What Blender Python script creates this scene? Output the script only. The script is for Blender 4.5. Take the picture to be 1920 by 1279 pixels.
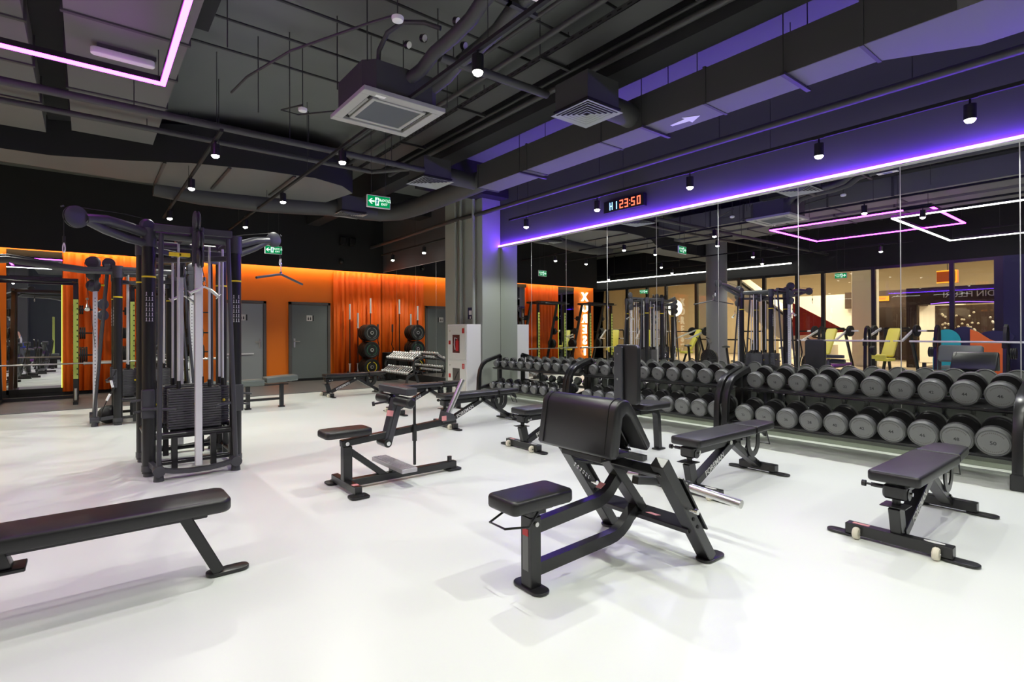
import bpy, bmesh, math, random
from mathutils import Vector, Matrix
R = math.radians
PI = math.pi
random.seed(7)
for o in list(bpy.data.objects):
    bpy.data.objects.remove(o, do_unlink=True)
scene = bpy.context.scene
COL = scene.collection

# ------------------------------------------------------------------ camera, exposure, world, general light
cam_d = bpy.data.cameras.new('camera')
cam = bpy.data.objects.new('camera', cam_d)
COL.objects.link(cam)
cam_d.sensor_width = 36.0
cam_d.lens = 36.0 * 1001.35 / 1920.0
cam_d.shift_y = -21.08 / 1920.0
cam_d.clip_end = 200
cr = Vector((0.78194, -0.62334, -0.003638))
cu = Vector((0.000748, -0.004897, 0.999988))
cf = Vector((0.62335, 0.78194, 0.003363))
cam.matrix_world = Matrix(((cr.x, cu.x, -cf.x, 0.0), (cr.y, cu.y, -cf.y, 0.0), (cr.z, cu.z, -cf.z, 1.3), (0, 0, 0, 1)))
scene.camera = cam
scene.view_settings.view_transform = 'Standard'
scene.view_settings.look = 'None'
scene.view_settings.gamma = 1.0
scene.view_settings.exposure = 0.0
scene.view_settings.use_curve_mapping = False
world = bpy.data.worlds.new('world')
scene.world = world
world.use_nodes = True
world.node_tree.nodes['Background'].inputs[0].default_value = (0.6, 0.65, 0.75, 1)
world.node_tree.nodes['Background'].inputs[1].default_value = 0.0

SPOT_W = 112.0       # ceiling track spots
LAMPS = []           # filled by the lamp builder

# ------------------------------------------------------------------ materials
MATS = {}
def mat(name, col, rough=0.5, metal=0.0, emis=None, es=0.0, bump=None, spec=0.5, coat=0.0, var=None):
    if name in MATS: return MATS[name]
    m = bpy.data.materials.new(name); m.use_nodes = True
    nt = m.node_tree; b = nt.nodes['Principled BSDF']
    b.inputs['Base Color'].default_value = (*col, 1)
    b.inputs['Roughness'].default_value = rough
    b.inputs['Metallic'].default_value = metal
    b.inputs['Specular IOR Level'].default_value = spec
    b.inputs['Coat Weight'].default_value = coat
    if emis:
        b.inputs['Emission Color'].default_value = (*emis, 1)
        b.inputs['Emission Strength'].default_value = es
    if bump or var:
        tc = nt.nodes.new('ShaderNodeTexCoord')
        nz = nt.nodes.new('ShaderNodeTexNoise')
        sc = (bump or var)[0]
        nz.inputs['Scale'].default_value = sc
        nz.inputs['Detail'].default_value = 4
        nt.links.new(tc.outputs['Object'], nz.inputs['Vector'])
        if bump:
            bp = nt.nodes.new('ShaderNodeBump')
            bp.inputs['Strength'].default_value = bump[1]
            bp.inputs['Distance'].default_value = 0.002
            nt.links.new(nz.outputs['Fac'], bp.inputs['Height'])
            nt.links.new(bp.outputs['Normal'], b.inputs['Normal'])
        if var:
            mx = nt.nodes.new('ShaderNodeMix'); mx.data_type = 'RGBA'
            mx.inputs[6].default_value = (*col, 1)
            mx.inputs[7].default_value = (*var[1], 1)
            nt.links.new(nz.outputs['Fac'], mx.inputs[0])
            nt.links.new(mx.outputs[2], b.inputs['Base Color'])
    MATS[name] = m
    return m

M = dict(
    floor=mat('white_epoxy_floor', (0.78, 0.81, 0.765), 0.30, var=(0.6, (0.81, 0.84, 0.795)), spec=0.45),
    rubber=mat('dark_rubber_floor', (0.125, 0.123, 0.12), 0.4, var=(3.0, (0.175, 0.17, 0.165))),
    slab=mat('grey_painted_slab', (0.13, 0.14, 0.132), 0.8, var=(1.5, (0.155, 0.165, 0.157))),
    beam=mat('black_painted_concrete', (0.018, 0.0185, 0.02), 0.85),
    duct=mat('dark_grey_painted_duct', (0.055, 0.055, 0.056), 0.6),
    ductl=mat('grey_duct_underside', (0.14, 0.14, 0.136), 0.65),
    pipe=mat('dark_painted_pipe', (0.05, 0.05, 0.05), 0.5),
    rod=mat('black_steel_rod', (0.03, 0.03, 0.03), 0.5),
    wallblack=mat('black_wall_paint', (0.012, 0.012, 0.0125), 0.8),
    wallgrey=mat('dark_grey_wall_paint', (0.085, 0.085, 0.09), 0.7),
    pillar=mat('grey_pillar_paint', (0.34, 0.37, 0.325), 0.6),
    plinth=mat('grey_green_plinth', (0.42, 0.46, 0.38), 0.4),
    orange=mat('orange_wall_paint', (1.0, 0.225, 0.003), 0.5),
    curtain=mat('orange_curtain_fabric', (0.95, 0.15, 0.003), 0.6),
    door=mat('grey_door_paint', (0.16, 0.18, 0.17), 0.42),
    frame=mat('grey_door_frame', (0.115, 0.105, 0.095), 0.5),
    metal=mat('black_powder_coated_steel', (0.011, 0.011, 0.0115), 0.30, 0.0, spec=0.6),
    metal2=mat('dark_grey_powder_coated_steel', (0.050, 0.051, 0.058), 0.36, 0.0, spec=0.6),
    leather=mat('black_vinyl_upholstery', (0.012, 0.0115, 0.012), 0.38, bump=(220, 0.25), spec=0.6),
    greenpad=mat('grey_vinyl_upholstery', (0.12, 0.14, 0.125), 0.35, bump=(220, 0.2)),
    yellowpad=mat('yellow_vinyl_upholstery', (0.85, 0.78, 0.12), 0.45),
    purplepad=mat('purple_vinyl_upholstery', (0.16, 0.03, 0.22), 0.45),
    chrome=mat('polished_chrome', (0.85, 0.85, 0.84), 0.18, 1.0),
    steel=mat('brushed_steel', (0.62, 0.62, 0.60), 0.3, 1.0),
    alu=mat('pale_anodised_column', (0.75, 0.75, 0.76), 0.35, 0.3),
    rubberblack=mat('black_rubber', (0.009, 0.009, 0.009), 0.5),
    rubbergrey=mat('grey_urethane', (0.10, 0.103, 0.098), 0.40),
    dbface=mat('grey_dumbbell_face', (0.165, 0.17, 0.162), 0.42),
    dbmark=mat('dark_print', (0.02, 0.02, 0.02), 0.6),
    stack=mat('dark_weight_plate', (0.075, 0.075, 0.08), 0.45),
    white=mat('white_enamel', (0.86, 0.86, 0.84), 0.4),
    offwhite=mat('offwhite_plastic', (0.70, 0.70, 0.66), 0.45),
    wheelw=mat('cream_wheel', (0.75, 0.70, 0.56), 0.5),
    red=mat('red_paint', (0.55, 0.02, 0.02), 0.4),
    pink=mat('red_white_sticker', (0.75, 0.30, 0.30), 0.5),
    lime=mat('lime_paint', (0.62, 0.75, 0.06), 0.45),
    yellow=mat('yellow_plastic', (0.85, 0.68, 0.02), 0.45),
    blue=mat('blue_plastic', (0.03, 0.06, 0.45), 0.4),
    teal=mat('teal_paint', (0.02, 0.42, 0.48), 0.5),
    navy=mat('navy_paint', (0.02, 0.02, 0.08), 0.5),
    orangepaint=mat('orange_paint', (0.90, 0.18, 0.03), 0.5),
    beige=mat('beige_mall_wall', (0.62, 0.52, 0.36), 0.7),
    mallfloor=mat('pale_mall_floor', (0.60, 0.52, 0.40), 0.3),
    mallwhite=mat('white_mall_column', (0.80, 0.77, 0.70), 0.6),
    brown=mat('dark_shopfront', (0.045, 0.025, 0.018), 0.5),
    greycol=mat('grey_round_column', (0.20, 0.20, 0.20), 0.6),
    skin=mat('skin', (0.70, 0.42, 0.30), 0.5),
    hair=mat('brown_hair', (0.16, 0.07, 0.035), 0.6),
    darkcloth=mat('dark_cloth', (0.04, 0.04, 0.05), 0.8),
    redcloth=mat('red_panel', (0.45, 0.02, 0.02), 0.6),
    fabricgrey=mat('grey_fabric', (0.10, 0.11, 0.12), 0.8),
    dark=mat('dark_void', (0.008, 0.008, 0.008), 0.8),
)
def emit(name, col, s):
    if name in MATS: return MATS[name]
    m = bpy.data.materials.new(name); m.use_nodes = True
    nt = m.node_tree; nt.nodes.remove(nt.nodes['Principled BSDF'])
    e = nt.nodes.new('ShaderNodeEmission')
    e.inputs[0].default_value = (*col, 1); e.inputs[1].default_value = s
    nt.links.new(e.outputs[0], nt.nodes['Material Output'].inputs[0])
    MATS[name] = m
    return m
M.update(
    e_lamp=emit('lamp_glow', (1.0, 0.97, 0.88), 40),
    e_violet=emit('violet_led', (0.155, 0.035, 1.0), 80),
    e_magenta=emit('magenta_led', (0.68, 0.045, 1.0), 17.0),
    e_white=emit('white_led', (1.0, 1.0, 0.92), 9),
    e_warm=emit('warm_led', (1.0, 0.62, 0.30), 40),
    e_lime=emit('lime_led', (0.75, 1.0, 0.10), 2.2),
    e_green=emit('green_exit', (0.0, 0.28, 0.08), 1.0),
    e_text=emit('white_exit_text', (0.75, 1.0, 0.85), 1.2),
    e_red=emit('red_digit', (1.0, 0.12, 0.06), 3.0),
    e_blue=emit('blue_digit', (0.25, 0.55, 1.0), 3.0),
    e_orange=emit('orange_sign', (1.0, 0.36, 0.03), 2.2),
    e_letter=emit('white_letter', (1.0, 0.85, 0.6), 4.0),
    e_mall=emit('mall_light', (1.0, 0.86, 0.62), 30),
    e_mallpanel=emit('mall_cove', (1.0, 0.9, 0.72), 2.5),
    e_screen=emit('screen_teal', (0.02, 0.55, 0.55), 0.9),
    e_purple2=emit('purple_neon', (0.35, 0.12, 1.0), 3.0),
)
# mirror and glass
def mirror_mat():
    m = bpy.data.materials.new('silvered_mirror'); m.use_nodes = True
    b = m.node_tree.nodes['Principled BSDF']
    b.inputs['Base Color'].default_value = (0.86, 0.88, 0.86, 1)
    b.inputs['Metallic'].default_value = 1.0
    b.inputs['Roughness'].default_value = 0.0
    return m
M['mirror'] = mirror_mat()
M['brightchrome'] = mat('bright_chrome_finish', (0.85, 0.85, 0.85), 0.34, 0.55)
M['acgrey'] = mat('grey_ac_panel', (0.40, 0.40, 0.38), 0.5)
M['tread'] = mat('worn_checker_steel', (0.55, 0.53, 0.55), 0.5, 0.7)
M['darkgreen'] = mat('dark_green_print', (0.02, 0.14, 0.07), 0.5)
def glass_mat():
    m = bpy.data.materials.new('clear_glass'); m.use_nodes = True
    nt = m.node_tree; nt.nodes.remove(nt.nodes['Principled BSDF'])
    t = nt.nodes.new('ShaderNodeBsdfTransparent'); g = nt.nodes.new('ShaderNodeBsdfGlossy')
    g.inputs['Roughness'].default_value = 0.0
    t.inputs[0].default_value = (0.92, 0.93, 0.92, 1)
    mx = nt.nodes.new('ShaderNodeMixShader'); fr = nt.nodes.new('ShaderNodeFresnel')
    nt.links.new(fr.outputs[0], mx.inputs[0]); nt.links.new(t.outputs[0], mx.inputs[1]); nt.links.new(g.outputs[0], mx.inputs[2])
    nt.links.new(mx.outputs[0], nt.nodes['Material Output'].inputs[0])
    return m
M['glass'] = glass_mat()

# ------------------------------------------------------------------ mesh helpers
def basis(d, up=(0, 0, 1)):
    z = Vector(d).normalized(); u = Vector(up)
    if abs(z.dot(u)) > 0.999: u = Vector((0, 1, 0)) if abs(z.y) < 0.9 else Vector((1, 0, 0))
    x = u.cross(z).normalized(); y = z.cross(x)
    return x, y, z
class MB:
    def __init__(s): s.v = []; s.f = []
    def add(s, vs, fs):
        n = len(s.v); s.v += [tuple(v) for v in vs]; s.f += [tuple(i + n for i in f) for f in fs]; return s
    def box(s, c, d, b=0.0, rz=0.0, ry=0.0, rx=0.0, seg=1):
        bm = bmesh.new(); bmesh.ops.create_cube(bm, size=1)
        for v in bm.verts: v.co = Vector((v.co.x * d[0], v.co.y * d[1], v.co.z * d[2]))
        if b > 0: bmesh.ops.bevel(bm, geom=bm.edges[:], offset=min(b, min(d) * 0.49), segments=seg, affect='EDGES', profile=0.6)
        m = Matrix.Translation(c) @ Matrix.Rotation(rz, 4, 'Z') @ Matrix.Rotation(ry, 4, 'Y') @ Matrix.Rotation(rx, 4, 'X')
        return s.frombm(bm, m)
    def frombm(s, bm, m=None):
        bm.verts.ensure_lookup_table()
        for i, v in enumerate(bm.verts): v.index = i
        vs = [(m @ v.co) if m else v.co.copy() for v in bm.verts]
        s.add(vs, [[v.index for v in f.verts] for f in bm.faces]); bm.free(); return s
    def bb(s, x0, x1, y0, y1, z0, z1, b=0.0, seg=1):
        return s.box(((x0 + x1) / 2, (y0 + y1) / 2, (z0 + z1) / 2), (abs(x1 - x0), abs(y1 - y0), abs(z1 - z0)), b, seg=seg)
    def beam(s, p0, p1, w, h, up=(0, 0, 1), b=0.004):          # rectangular tube from p0 to p1
        p0 = Vector(p0); p1 = Vector(p1); x, y, z = basis(p1 - p0, up); L = (p1 - p0).length
        bm = bmesh.new(); bmesh.ops.create_cube(bm, size=1)
        for v in bm.verts: v.co = Vector((v.co.x * w, v.co.y * h, v.co.z * L))
        if b > 0: bmesh.ops.bevel(bm, geom=bm.edges[:], offset=min(b, min(w, h) * 0.45), segments=1, affect='EDGES')
        m = Matrix((x, y, z)).transposed().to_4x4(); m.translation = (p0 + p1) / 2
        return s.frombm(bm, m)
    def cyl(s, p0, p1, r, r1=None, n=16, cap=True):
        p0 = Vector(p0); p1 = Vector(p1); x, y, z = basis(p1 - p0); r1 = r if r1 is None else r1
        vs = []
        for p, q in ((p0, r), (p1, r1)):
            for i in range(n):
                a = 2 * PI * i / n; vs.append(p + x * math.cos(a) * q + y * math.sin(a) * q)
        fs = [(i, (i + 1) % n, n + (i + 1) % n, n + i) for i in range(n)]
        if cap: fs += [tuple(range(n - 1, -1, -1)), tuple(range(n, 2 * n))]
        return s.add(vs, fs)
    def lathe(s, prof, o=(0, 0, 0), ax=(0, 0, 1), n=24):       # prof: (r, t)
        x, y, z = basis(ax); o = Vector(o); vs = []; m = len(prof)
        for r, t in prof:
            for i in range(n):
                a = 2 * PI * i / n; vs.append(o + z * t + x * math.cos(a) * r + y * math.sin(a) * r)
        fs = [(j * n + i, j * n + (i + 1) % n, (j + 1) * n + (i + 1) % n, (j + 1) * n + i) for j in range(m - 1) for i in range(n)]
        fs += [tuple(range(n - 1, -1, -1)), tuple(range((m - 1) * n, m * n))]
        return s.add(vs, fs)
    def tube(s, pts, r, n=8, closed=False, rr=None):
        P = [Vector(p) for p in pts]; N = len(P); vs = []; px = None
        for i in range(N):
            a = P[(i - 1) % N] if (closed or i > 0) else P[i]; b = P[(i + 1) % N] if (closed or i < N - 1) else P[i]
            t = (b - a).normalized()
            if px is None: x, y, _ = basis(t)
            else:
                x = (px - t * px.dot(t))
                x = x.normalized() if x.length > 1e-6 else basis(t)[0]
                y = t.cross(x)
            px = x; q = rr[i] if rr else r
            for k in range(n):
                w = 2 * PI * k / n; vs.append(P[i] + x * math.cos(w) * q + y * math.sin(w) * q)
        M_ = N if closed else N - 1
        fs = [(i * n + k, i * n + (k + 1) % n, ((i + 1) % N) * n + (k + 1) % n, ((i + 1) % N) * n + k) for i in range(M_) for k in range(n)]
        if not closed: fs += [tuple(range(n - 1, -1, -1)), tuple(range((N - 1) * n, N * n))]
        return s.add(vs, fs)
    def sweep(s, pts, w, h, up=(0, 1, 0)):                      # rectangular section along a path, w along up
        P = [Vector(p) for p in pts]; N = len(P); U = Vector(up).normalized(); vs = []
        for i in range(N):
            t = (P[min(i + 1, N - 1)] - P[max(i - 1, 0)]).normalized(); nn = t.cross(U).normalized()
            for a, b in ((-1, -1), (1, -1), (1, 1), (-1, 1)): vs.append(P[i] + U * a * w / 2 + nn * b * h / 2)
        fs = [(i * 4 + k, i * 4 + (k + 1) % 4, (i + 1) * 4 + (k + 1) % 4, (i + 1) * 4 + k) for i in range(N - 1) for k in range(4)]
        fs += [(3, 2, 1, 0), tuple((N - 1) * 4 + k for k in range(4))]
        return s.add(vs, fs)
    def prism(s, pts, d, m=None, b=0.0):                        # 2-D outline in XY extruded along +Z by d, then matrix m
        n = len(pts)
        vs = [Vector((x, y, 0)) for x, y in pts] + [Vector((x, y, d)) for x, y in pts]
        fs = [tuple(range(n - 1, -1, -1)), tuple(range(n, 2 * n))] + [(i, (i + 1) % n, n + (i + 1) % n, n + i) for i in range(n)]
        if b > 0:
            bm = bmesh.new(); V = [bm.verts.new(v) for v in vs]
            for f in fs: bm.faces.new([V[i] for i in f])
            bm.normal_update()
            ed = [e for e in bm.edges if abs(e.verts[0].co.z - e.verts[1].co.z) < 1e-6]
            bmesh.ops.bevel(bm, geom=ed, offset=b, segments=3, affect='EDGES', profile=0.5, clamp_overlap=True)
            return s.frombm(bm, m)
        return s.add([(m @ v) if m else v for v in vs], fs)
    def sph(s, c, r, n=16, sc=(1, 1, 1)):
        bm = bmesh.new(); bmesh.ops.create_uvsphere(bm, u_segments=n, v_segments=max(6, n // 2), radius=r)
        return s.frombm(bm, Matrix.Translation(c) @ Matrix.Diagonal((*sc, 1)))
    def build(s, name, m, parent=None, angle=35, loc=None):
        me = bpy.data.meshes.new(name); me.from_pydata([tuple(v) for v in s.v], [], s.f)
        bm = bmesh.new(); bm.from_mesh(me); bmesh.ops.recalc_face_normals(bm, faces=bm.faces); bm.to_mesh(me); bm.free()
        me.polygons.foreach_set('use_smooth', [True] * len(me.polygons))
        me.set_sharp_from_angle(angle=R(angle)); me.update()
        me.materials.append(M[m] if isinstance(m, str) else m)
        o = bpy.data.objects.new(name, me); COL.objects.link(o)
        if parent: o.parent = parent
        if loc: o.location = loc
        return o
def tag(o, label, cat, group=None, kind=None):
    o['label'] = label; o['category'] = cat
    if group: o['group'] = group
    if kind: o['kind'] = kind
    return o
def struct(o):
    o['kind'] = 'structure'; return o
def thing(name, label, cat, loc=(0, 0, 0), rz=0.0, group=None):
    o = bpy.data.objects.new(name, None); COL.objects.link(o); o.empty_display_size = 0.1
    o.location = loc; o.rotation_euler = (0, 0, rz); return tag(o, label, cat, group)
def children(o): return [c for c in bpy.data.objects if c.parent == o]
def copy_tree(o, loc=None, rz=None, label=None, group=None, parent=None, scale=None):
    c = o.copy(); COL.objects.link(c); c.parent = parent
    if loc is not None: c.location = loc
    if rz is not None: c.rotation_euler = (0, 0, rz)
    if scale is not None: c.scale = scale
    if label: c['label'] = label
    if group: c['group'] = group
    for ch in children(o): copy_tree(ch, parent=c)
    return c
def text(name, s, size, m, parent=None, mtx=None, depth=0.002, bold=0.0, spacing=1.0):
    cu_ = bpy.data.curves.new(name, 'FONT'); cu_.body = s; cu_.size = size; cu_.extrude = depth / 2; cu_.offset = bold
    cu_.align_x = 'CENTER'; cu_.align_y = 'CENTER'; cu_.space_character = spacing; cu_.resolution_u = 3
    to = bpy.data.objects.new(name, cu_); COL.objects.link(to)
    dg = bpy.context.evaluated_depsgraph_get()
    me = bpy.data.meshes.new_from_object(to.evaluated_get(dg))
    bpy.data.objects.remove(to, do_unlink=True)
    if mtx: me.transform(mtx)
    me.materials.clear(); me.materials.append(M[m] if isinstance(m, str) else m)
    o = bpy.data.objects.new(name, me); COL.objects.link(o)
    if parent: o.parent = parent
    return o
def frame_m(o, x, y):                                            # matrix whose local X,Y map onto given world directions
    x = Vector(x).normalized(); y = Vector(y).normalized(); z = x.cross(y)
    m = Matrix((x, y, z)).transposed().to_4x4(); m.translation = Vector(o); return m
def rrect(w, h, r, n=5, cx=0, cy=0):
    pts = []
    for (sx, sy, a0) in ((1, 1, 0), (-1, 1, 90), (-1, -1, 180), (1, -1, 270)):
        for i in range(n + 1):
            a = R(a0 + 90 * i / n); pts.append((cx + sx * (w / 2 - r) + math.cos(a) * r, cy + sy * (h / 2 - r) + math.sin(a) * r))
    return pts
def pad(mb, x0, x1, y0, y1, z0, z1, r=0.04, b=0.015):           # upholstered slab with rounded plan and edges
    return mb.prism(rrect(x1 - x0, y1 - y0, r, 5, (x0 + x1) / 2, (y0 + y1) / 2), z1 - z0, Matrix.Translation((0, 0, z0)), b)
def arc(c, r, a0, a1, n, f):                                     # points f(c0 + r cos, c1 + r sin)
    return [f(c[0] + r * math.cos(R(a0 + (a1 - a0) * i / n)), c[1] + r * math.sin(R(a0 + (a1 - a0) * i / n))) for i in range(n + 1)]
ORD = ['first', 'second', 'third', 'fourth', 'fifth', 'sixth', 'seventh', 'eighth', 'ninth', 'tenth', 'eleventh', 'twelfth', 'thirteenth', 'fourteenth', 'fifteenth', 'sixteenth', 'seventeenth', 'eighteenth']
# ------------------------------------------------------------------ large structure
XM, YB, ZC = 6.70, 14.56, 4.60
struct(MB().bb(-5.0, XM + 0.2, -6, 17.6, -0.1, 0).build('floor', 'floor'))
struct(MB().bb(-1.6, XM, 11.72, YB, 0.0, 0.012).build('floor', 'rubber'))
struct(MB().bb(-5.2, XM + 0.2, -6, 17.6, ZC, ZC + 0.2).build('ceiling', 'slab'))
struct(MB().bb(XM, XM + 0.2, -6, YB, 0.20, ZC).build('wall_right', 'wallgrey'))
struct(MB().bb(XM - 0.03, XM + 0.2, -6, 8.78, 0, 0.20, 0.004).build('baseboard_right', 'plinth'))
struct(MB().bb(XM - 0.012, XM + 0.2, 10.21, YB - 0.01, 0, 0.20, 0.002).build('baseboard_right', 'dark'))  # set black to paint in the mirror's reflection of the rubber floor
struct(MB().bb(-2.35, XM, YB, YB + 0.2, 0, 3.03).build('wall_back', 'orange'))
struct(MB().bb(-2.35, XM, YB - 0.20, YB + 0.2, 3.03, ZC).bb(-2.35, XM, YB - 0.20, YB - 0.18, 2.985, 3.03).build('trim_1', 'wallblack'))
struct(MB().bb(-2.37, -1.20, YB - 0.06, YB, 0.0, 0.16).bb(-1.20, XM, YB - 0.05, YB, 0, 0.08).build('baseboard_back', 'dark'))
struct(MB().bb(-5.2, XM + 0.2, -6.2, -6, 0, ZC).build('wall_front', 'fabricgrey'))
struct(MB().bb(-5.2, -2.35, 17.6, 17.8, 0, ZC).bb(-2.35, -2.2, YB + 0.2, 17.6, 0, ZC).build('wall_far', 'wallblack'))
struct(MB().bb(-5.2, -5.0, -6, 17.6, 3.20, ZC).bb(-5.2, -5.0, -6, 2.2, 0, 3.2).build('wall_left', 'wallblack'))
# pillar on the mirror wall
struct(MB().bb(6.24, XM, 8.78, 10.2, 0, ZC, 0.004).build('trim_2', 'pillar'))
# concrete beams, and a black strip painting the shade between the left ducts
for nm, a in (('trim_3', (4.52, 4.85, -4, 14.3, 4.12, ZC)), ('trim_4', (4.85, XM, 8.5, 9.0, 4.0, ZC)), ('trim_5', (-5, 4.5, 11.6, 12.2, 4.15, ZC)),
              ('trim_duct_shade', (-0.42, -0.16, -4, 10, 4.30, ZC)), ('trim_7', (0.76, 0.98, -4, 6.2, 4.38, ZC)), ('trim_8', (4.5, XM, 11.6, 12.2, 4.15, ZC)),
              ('trim_9', (-5, -0.42, -1.0, -0.5, 4.2, ZC))):
    struct(MB().bb(*a).build(nm, 'beam'))
# round grey column
struct(MB().cyl((-3.0, 9.64, 0), (-3.0, 9.64, ZC), 0.33, n=40).build('trim_10', 'greycol'))
struct(MB().bb(-4.6, -3.9, -3.2, -2.6, 0, ZC).bb(-2.9, -2.2, -5.9, -5.3, 0, ZC).build('trim_11', 'greycol'))

# ------------------------------------------------------------------ mirrors
ys = [-0.95, -0.02, 0.92, 1.84, 2.87, 3.91, 4.91, 5.88, 6.84, 7.79, 8.775]
for i in range(len(ys) - 1):
    o = MB().bb(XM - 0.006, XM, ys[i] + 0.004, ys[i + 1] - 0.004, 0.205, 3.02, 0.0008).build('wall_mirror', 'mirror')
    k = len(ys) - 2 - i
    tag(o, 'tall frameless mirror panel above the dumbbell racks, %s from the grey pillar' % ORD[k], 'mirror', 'mirror panels on the right wall')
ys2 = [10.21, 11.37, 12.4, 13.5, 14.555]
for i in range(4):
    o = MB().bb(XM - 0.006, XM, ys2[i] + 0.003, ys2[i + 1] - 0.003, 0.205, 3.01, 0.0008).build('wall_mirror', 'mirror')
    tag(o, 'mirror panel in the far corner behind the chrome rack, %s from the orange wall' % ORD[3 - i], 'mirror', 'mirror panels in the far corner')
struct(MB().bb(XM - 0.002, XM - 0.0005, -1, 8.775, 0.2, 3.03).bb(XM - 0.002, XM - 0.0005, 10.21, 14.55, 0.2, 3.02).build('trim_12', 'alu'))
# led strip on top of the mirrors
t = thing('led_strip', 'violet LED strip running along the top edge of the mirror wall', 'light strip', (XM, 0, 3.03))
MB().bb(-0.055, 0, -2.0, 8.78, 0, 0.012).build('channel', 'alu', t)
MB().bb(-0.055, -0.012, -2.0, 8.775, 0.012, 0.040).build('diffuser', 'e_violet', t)
# back wall warm cove strip
t = thing('led_strip', 'warm cove LED strip hidden above the orange back wall', 'light strip', (0, YB, 3.03))
MB().bb(-2.3, XM - 0.01, -0.16, -0.14, -0.018, -0.002).build('diffuser', 'e_warm', t)

# back wall: two mirrors with lime light frames, curtains, doors
def wmirror(x0, x1, where):
    t = thing('wall_mirror', 'tall mirror with lime glowing edge in the orange wall, ' + where, 'mirror', ((x0 + x1) / 2, YB, 0))
    w = (x1 - x0) / 2
    MB().bb(-w, w, -0.02, -0.012, 0.17, 2.86).build('glass', 'mirror', t)
    MB().bb(w - 0.012, w, -0.05, -0.02, 0.17, 2.35).build('light_edge', 'e_lime', t)
    MB().bb(-w, w, -0.04, -0.005, 2.86, 2.98).build('top_frame', 'dark', t); MB().bb(-w, w, -0.06, -0.005, 0.08, 0.17).build('bottom_frame', 'dark', t)
wmirror(-1.24, -0.39, 'beside the glowing letters')
wmirror(1.15, 1.97, 'behind the cable machines')
def curtain(x0, x1, label, yo=-0.10):
    n = int((x1 - x0) / 0.02); mb = MB(); vs = []; rnd = random.Random(int(x0 * 10) + 50)
    ph = 0
    for i in range(n + 1):
        x = x0 + (x1 - x0) * i / n; ph += 0.02 * 2 * PI / (0.13 + 0.05 * rnd.random())
        y = yo + 0.030 * math.sin(ph) + 0.012 * math.sin(2.3 * ph + 1)
        vs += [(x, YB + y, 0.09), (x, YB + y * 0.92, 1.5), (x, YB + y * 0.8, 2.97)]
    fs = []
    for i in range(n):
        for k in range(2): fs.append((3 * i + k, 3 * i + 3 + k, 3 * i + 4 + k, 3 * i + 1 + k))
    mb.add(vs, fs); o = mb.build('curtain', 'curtain', angle=80)
    o.modifiers.new('Solid', 'SOLIDIFY').thickness = 0.004
    tag(o, label, 'curtain')
curtain(-0.37, 1.13, 'orange pleated curtain beside the tall mirror behind the power rack')
curtain(5.30, 6.695, 'orange pleated curtain behind the bumper plate tree in the corner')

def wall_door(n, x0, x1, label_txt, handle_left, kick):
    z1 = 2.10
    fr = struct(MB().bb(x0, x0 + 0.07, YB - 0.06, YB + 0.0, 0, z1).bb(x1 - 0.07, x1, YB - 0.06, YB, 0, z1).bb(x0, x1, YB - 0.06, YB, z1 - 0.07, z1).build('door_%d' % n, 'frame'))
    lf = MB().bb(x0 + 0.075, x1 - 0.075, YB - 0.035, YB - 0.002, 0.03, z1 - 0.075, 0.004).build('door_leaf', 'door' if n == 2 else 'doorpale', fr)
    hx = x0 + 0.14 if handle_left else x1 - 0.14; d = 1 if handle_left else -1
    MB().box((hx, YB - 0.042, 1.02), (0.05, 0.014, 0.24), 0.004).cyl((hx, YB - 0.04, 1.06), (hx, YB - 0.10, 1.06), 0.010).cyl((hx, YB - 0.095, 1.06), (hx + d * 0.13, YB - 0.095, 1.06), 0.010).build('door_handle', 'steel', lf)
    sg = MB().bb((x0 + x1) / 2 - 0.09, (x0 + x1) / 2 + 0.06, YB - 0.041, YB - 0.035, 1.60, 1.75).build('door_sign', 'offwhite', fr)
    MB().bb((x0 + x1) / 2 + 0.07, (x0 + x1) / 2 + 0.10, YB - 0.040, YB - 0.035, 1.60, 1.75).build('sign_edge', 'dbmark', sg)
    MB().sph(((x0 + x1) / 2 - 0.045, YB - 0.041, 1.70), 0.012, 8, (1, .2, 1)).bb((x0 + x1) / 2 - 0.06, (x0 + x1) / 2 - 0.03, YB - 0.0425, YB - 0.041, 1.63, 1.685).bb((x0 + x1) / 2, (x0 + x1) / 2 + 0.03, YB - 0.0425, YB - 0.041, 1.63, 1.685).sph(((x0 + x1) / 2 + 0.015, YB - 0.041, 1.70), 0.012, 8, (1, .2, 1)).build('pictogram', 'dbmark', sg)
    if kick: MB().bb(x0 + 0.12, x1 - 0.30, YB - 0.075, YB - 0.060, 0.75, 0.785, 0.003).bb(x0 + 0.15, x0 + 0.17, YB - 0.06, YB - 0.035, 0.755, 0.78).bb(x1 - 0.35, x1 - 0.33, YB - 0.06, YB - 0.035, 0.755, 0.78).build('push_bar', 'white', lf)
mat('pale_grey_door_paint', (0.36, 0.39, 0.38), 0.4); M['doorpale'] = MATS['pale_grey_door_paint']
wall_door(1, 2.50, 3.58, '', False, True)
wall_door(2, 4.13, 5.22, '', True, False)
struct(MB().bb(4.20, 5.15, YB - 0.045, YB, 0.0125, 0.028).build('trim_13', 'wheelw'))

M['redglass'] = mat('cabinet_window_dark_red', (0.10, 0.03, 0.03), 0.15); M['greyglass'] = mat('cabinet_window_grey', (0.12, 0.11, 0.10), 0.15)
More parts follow.
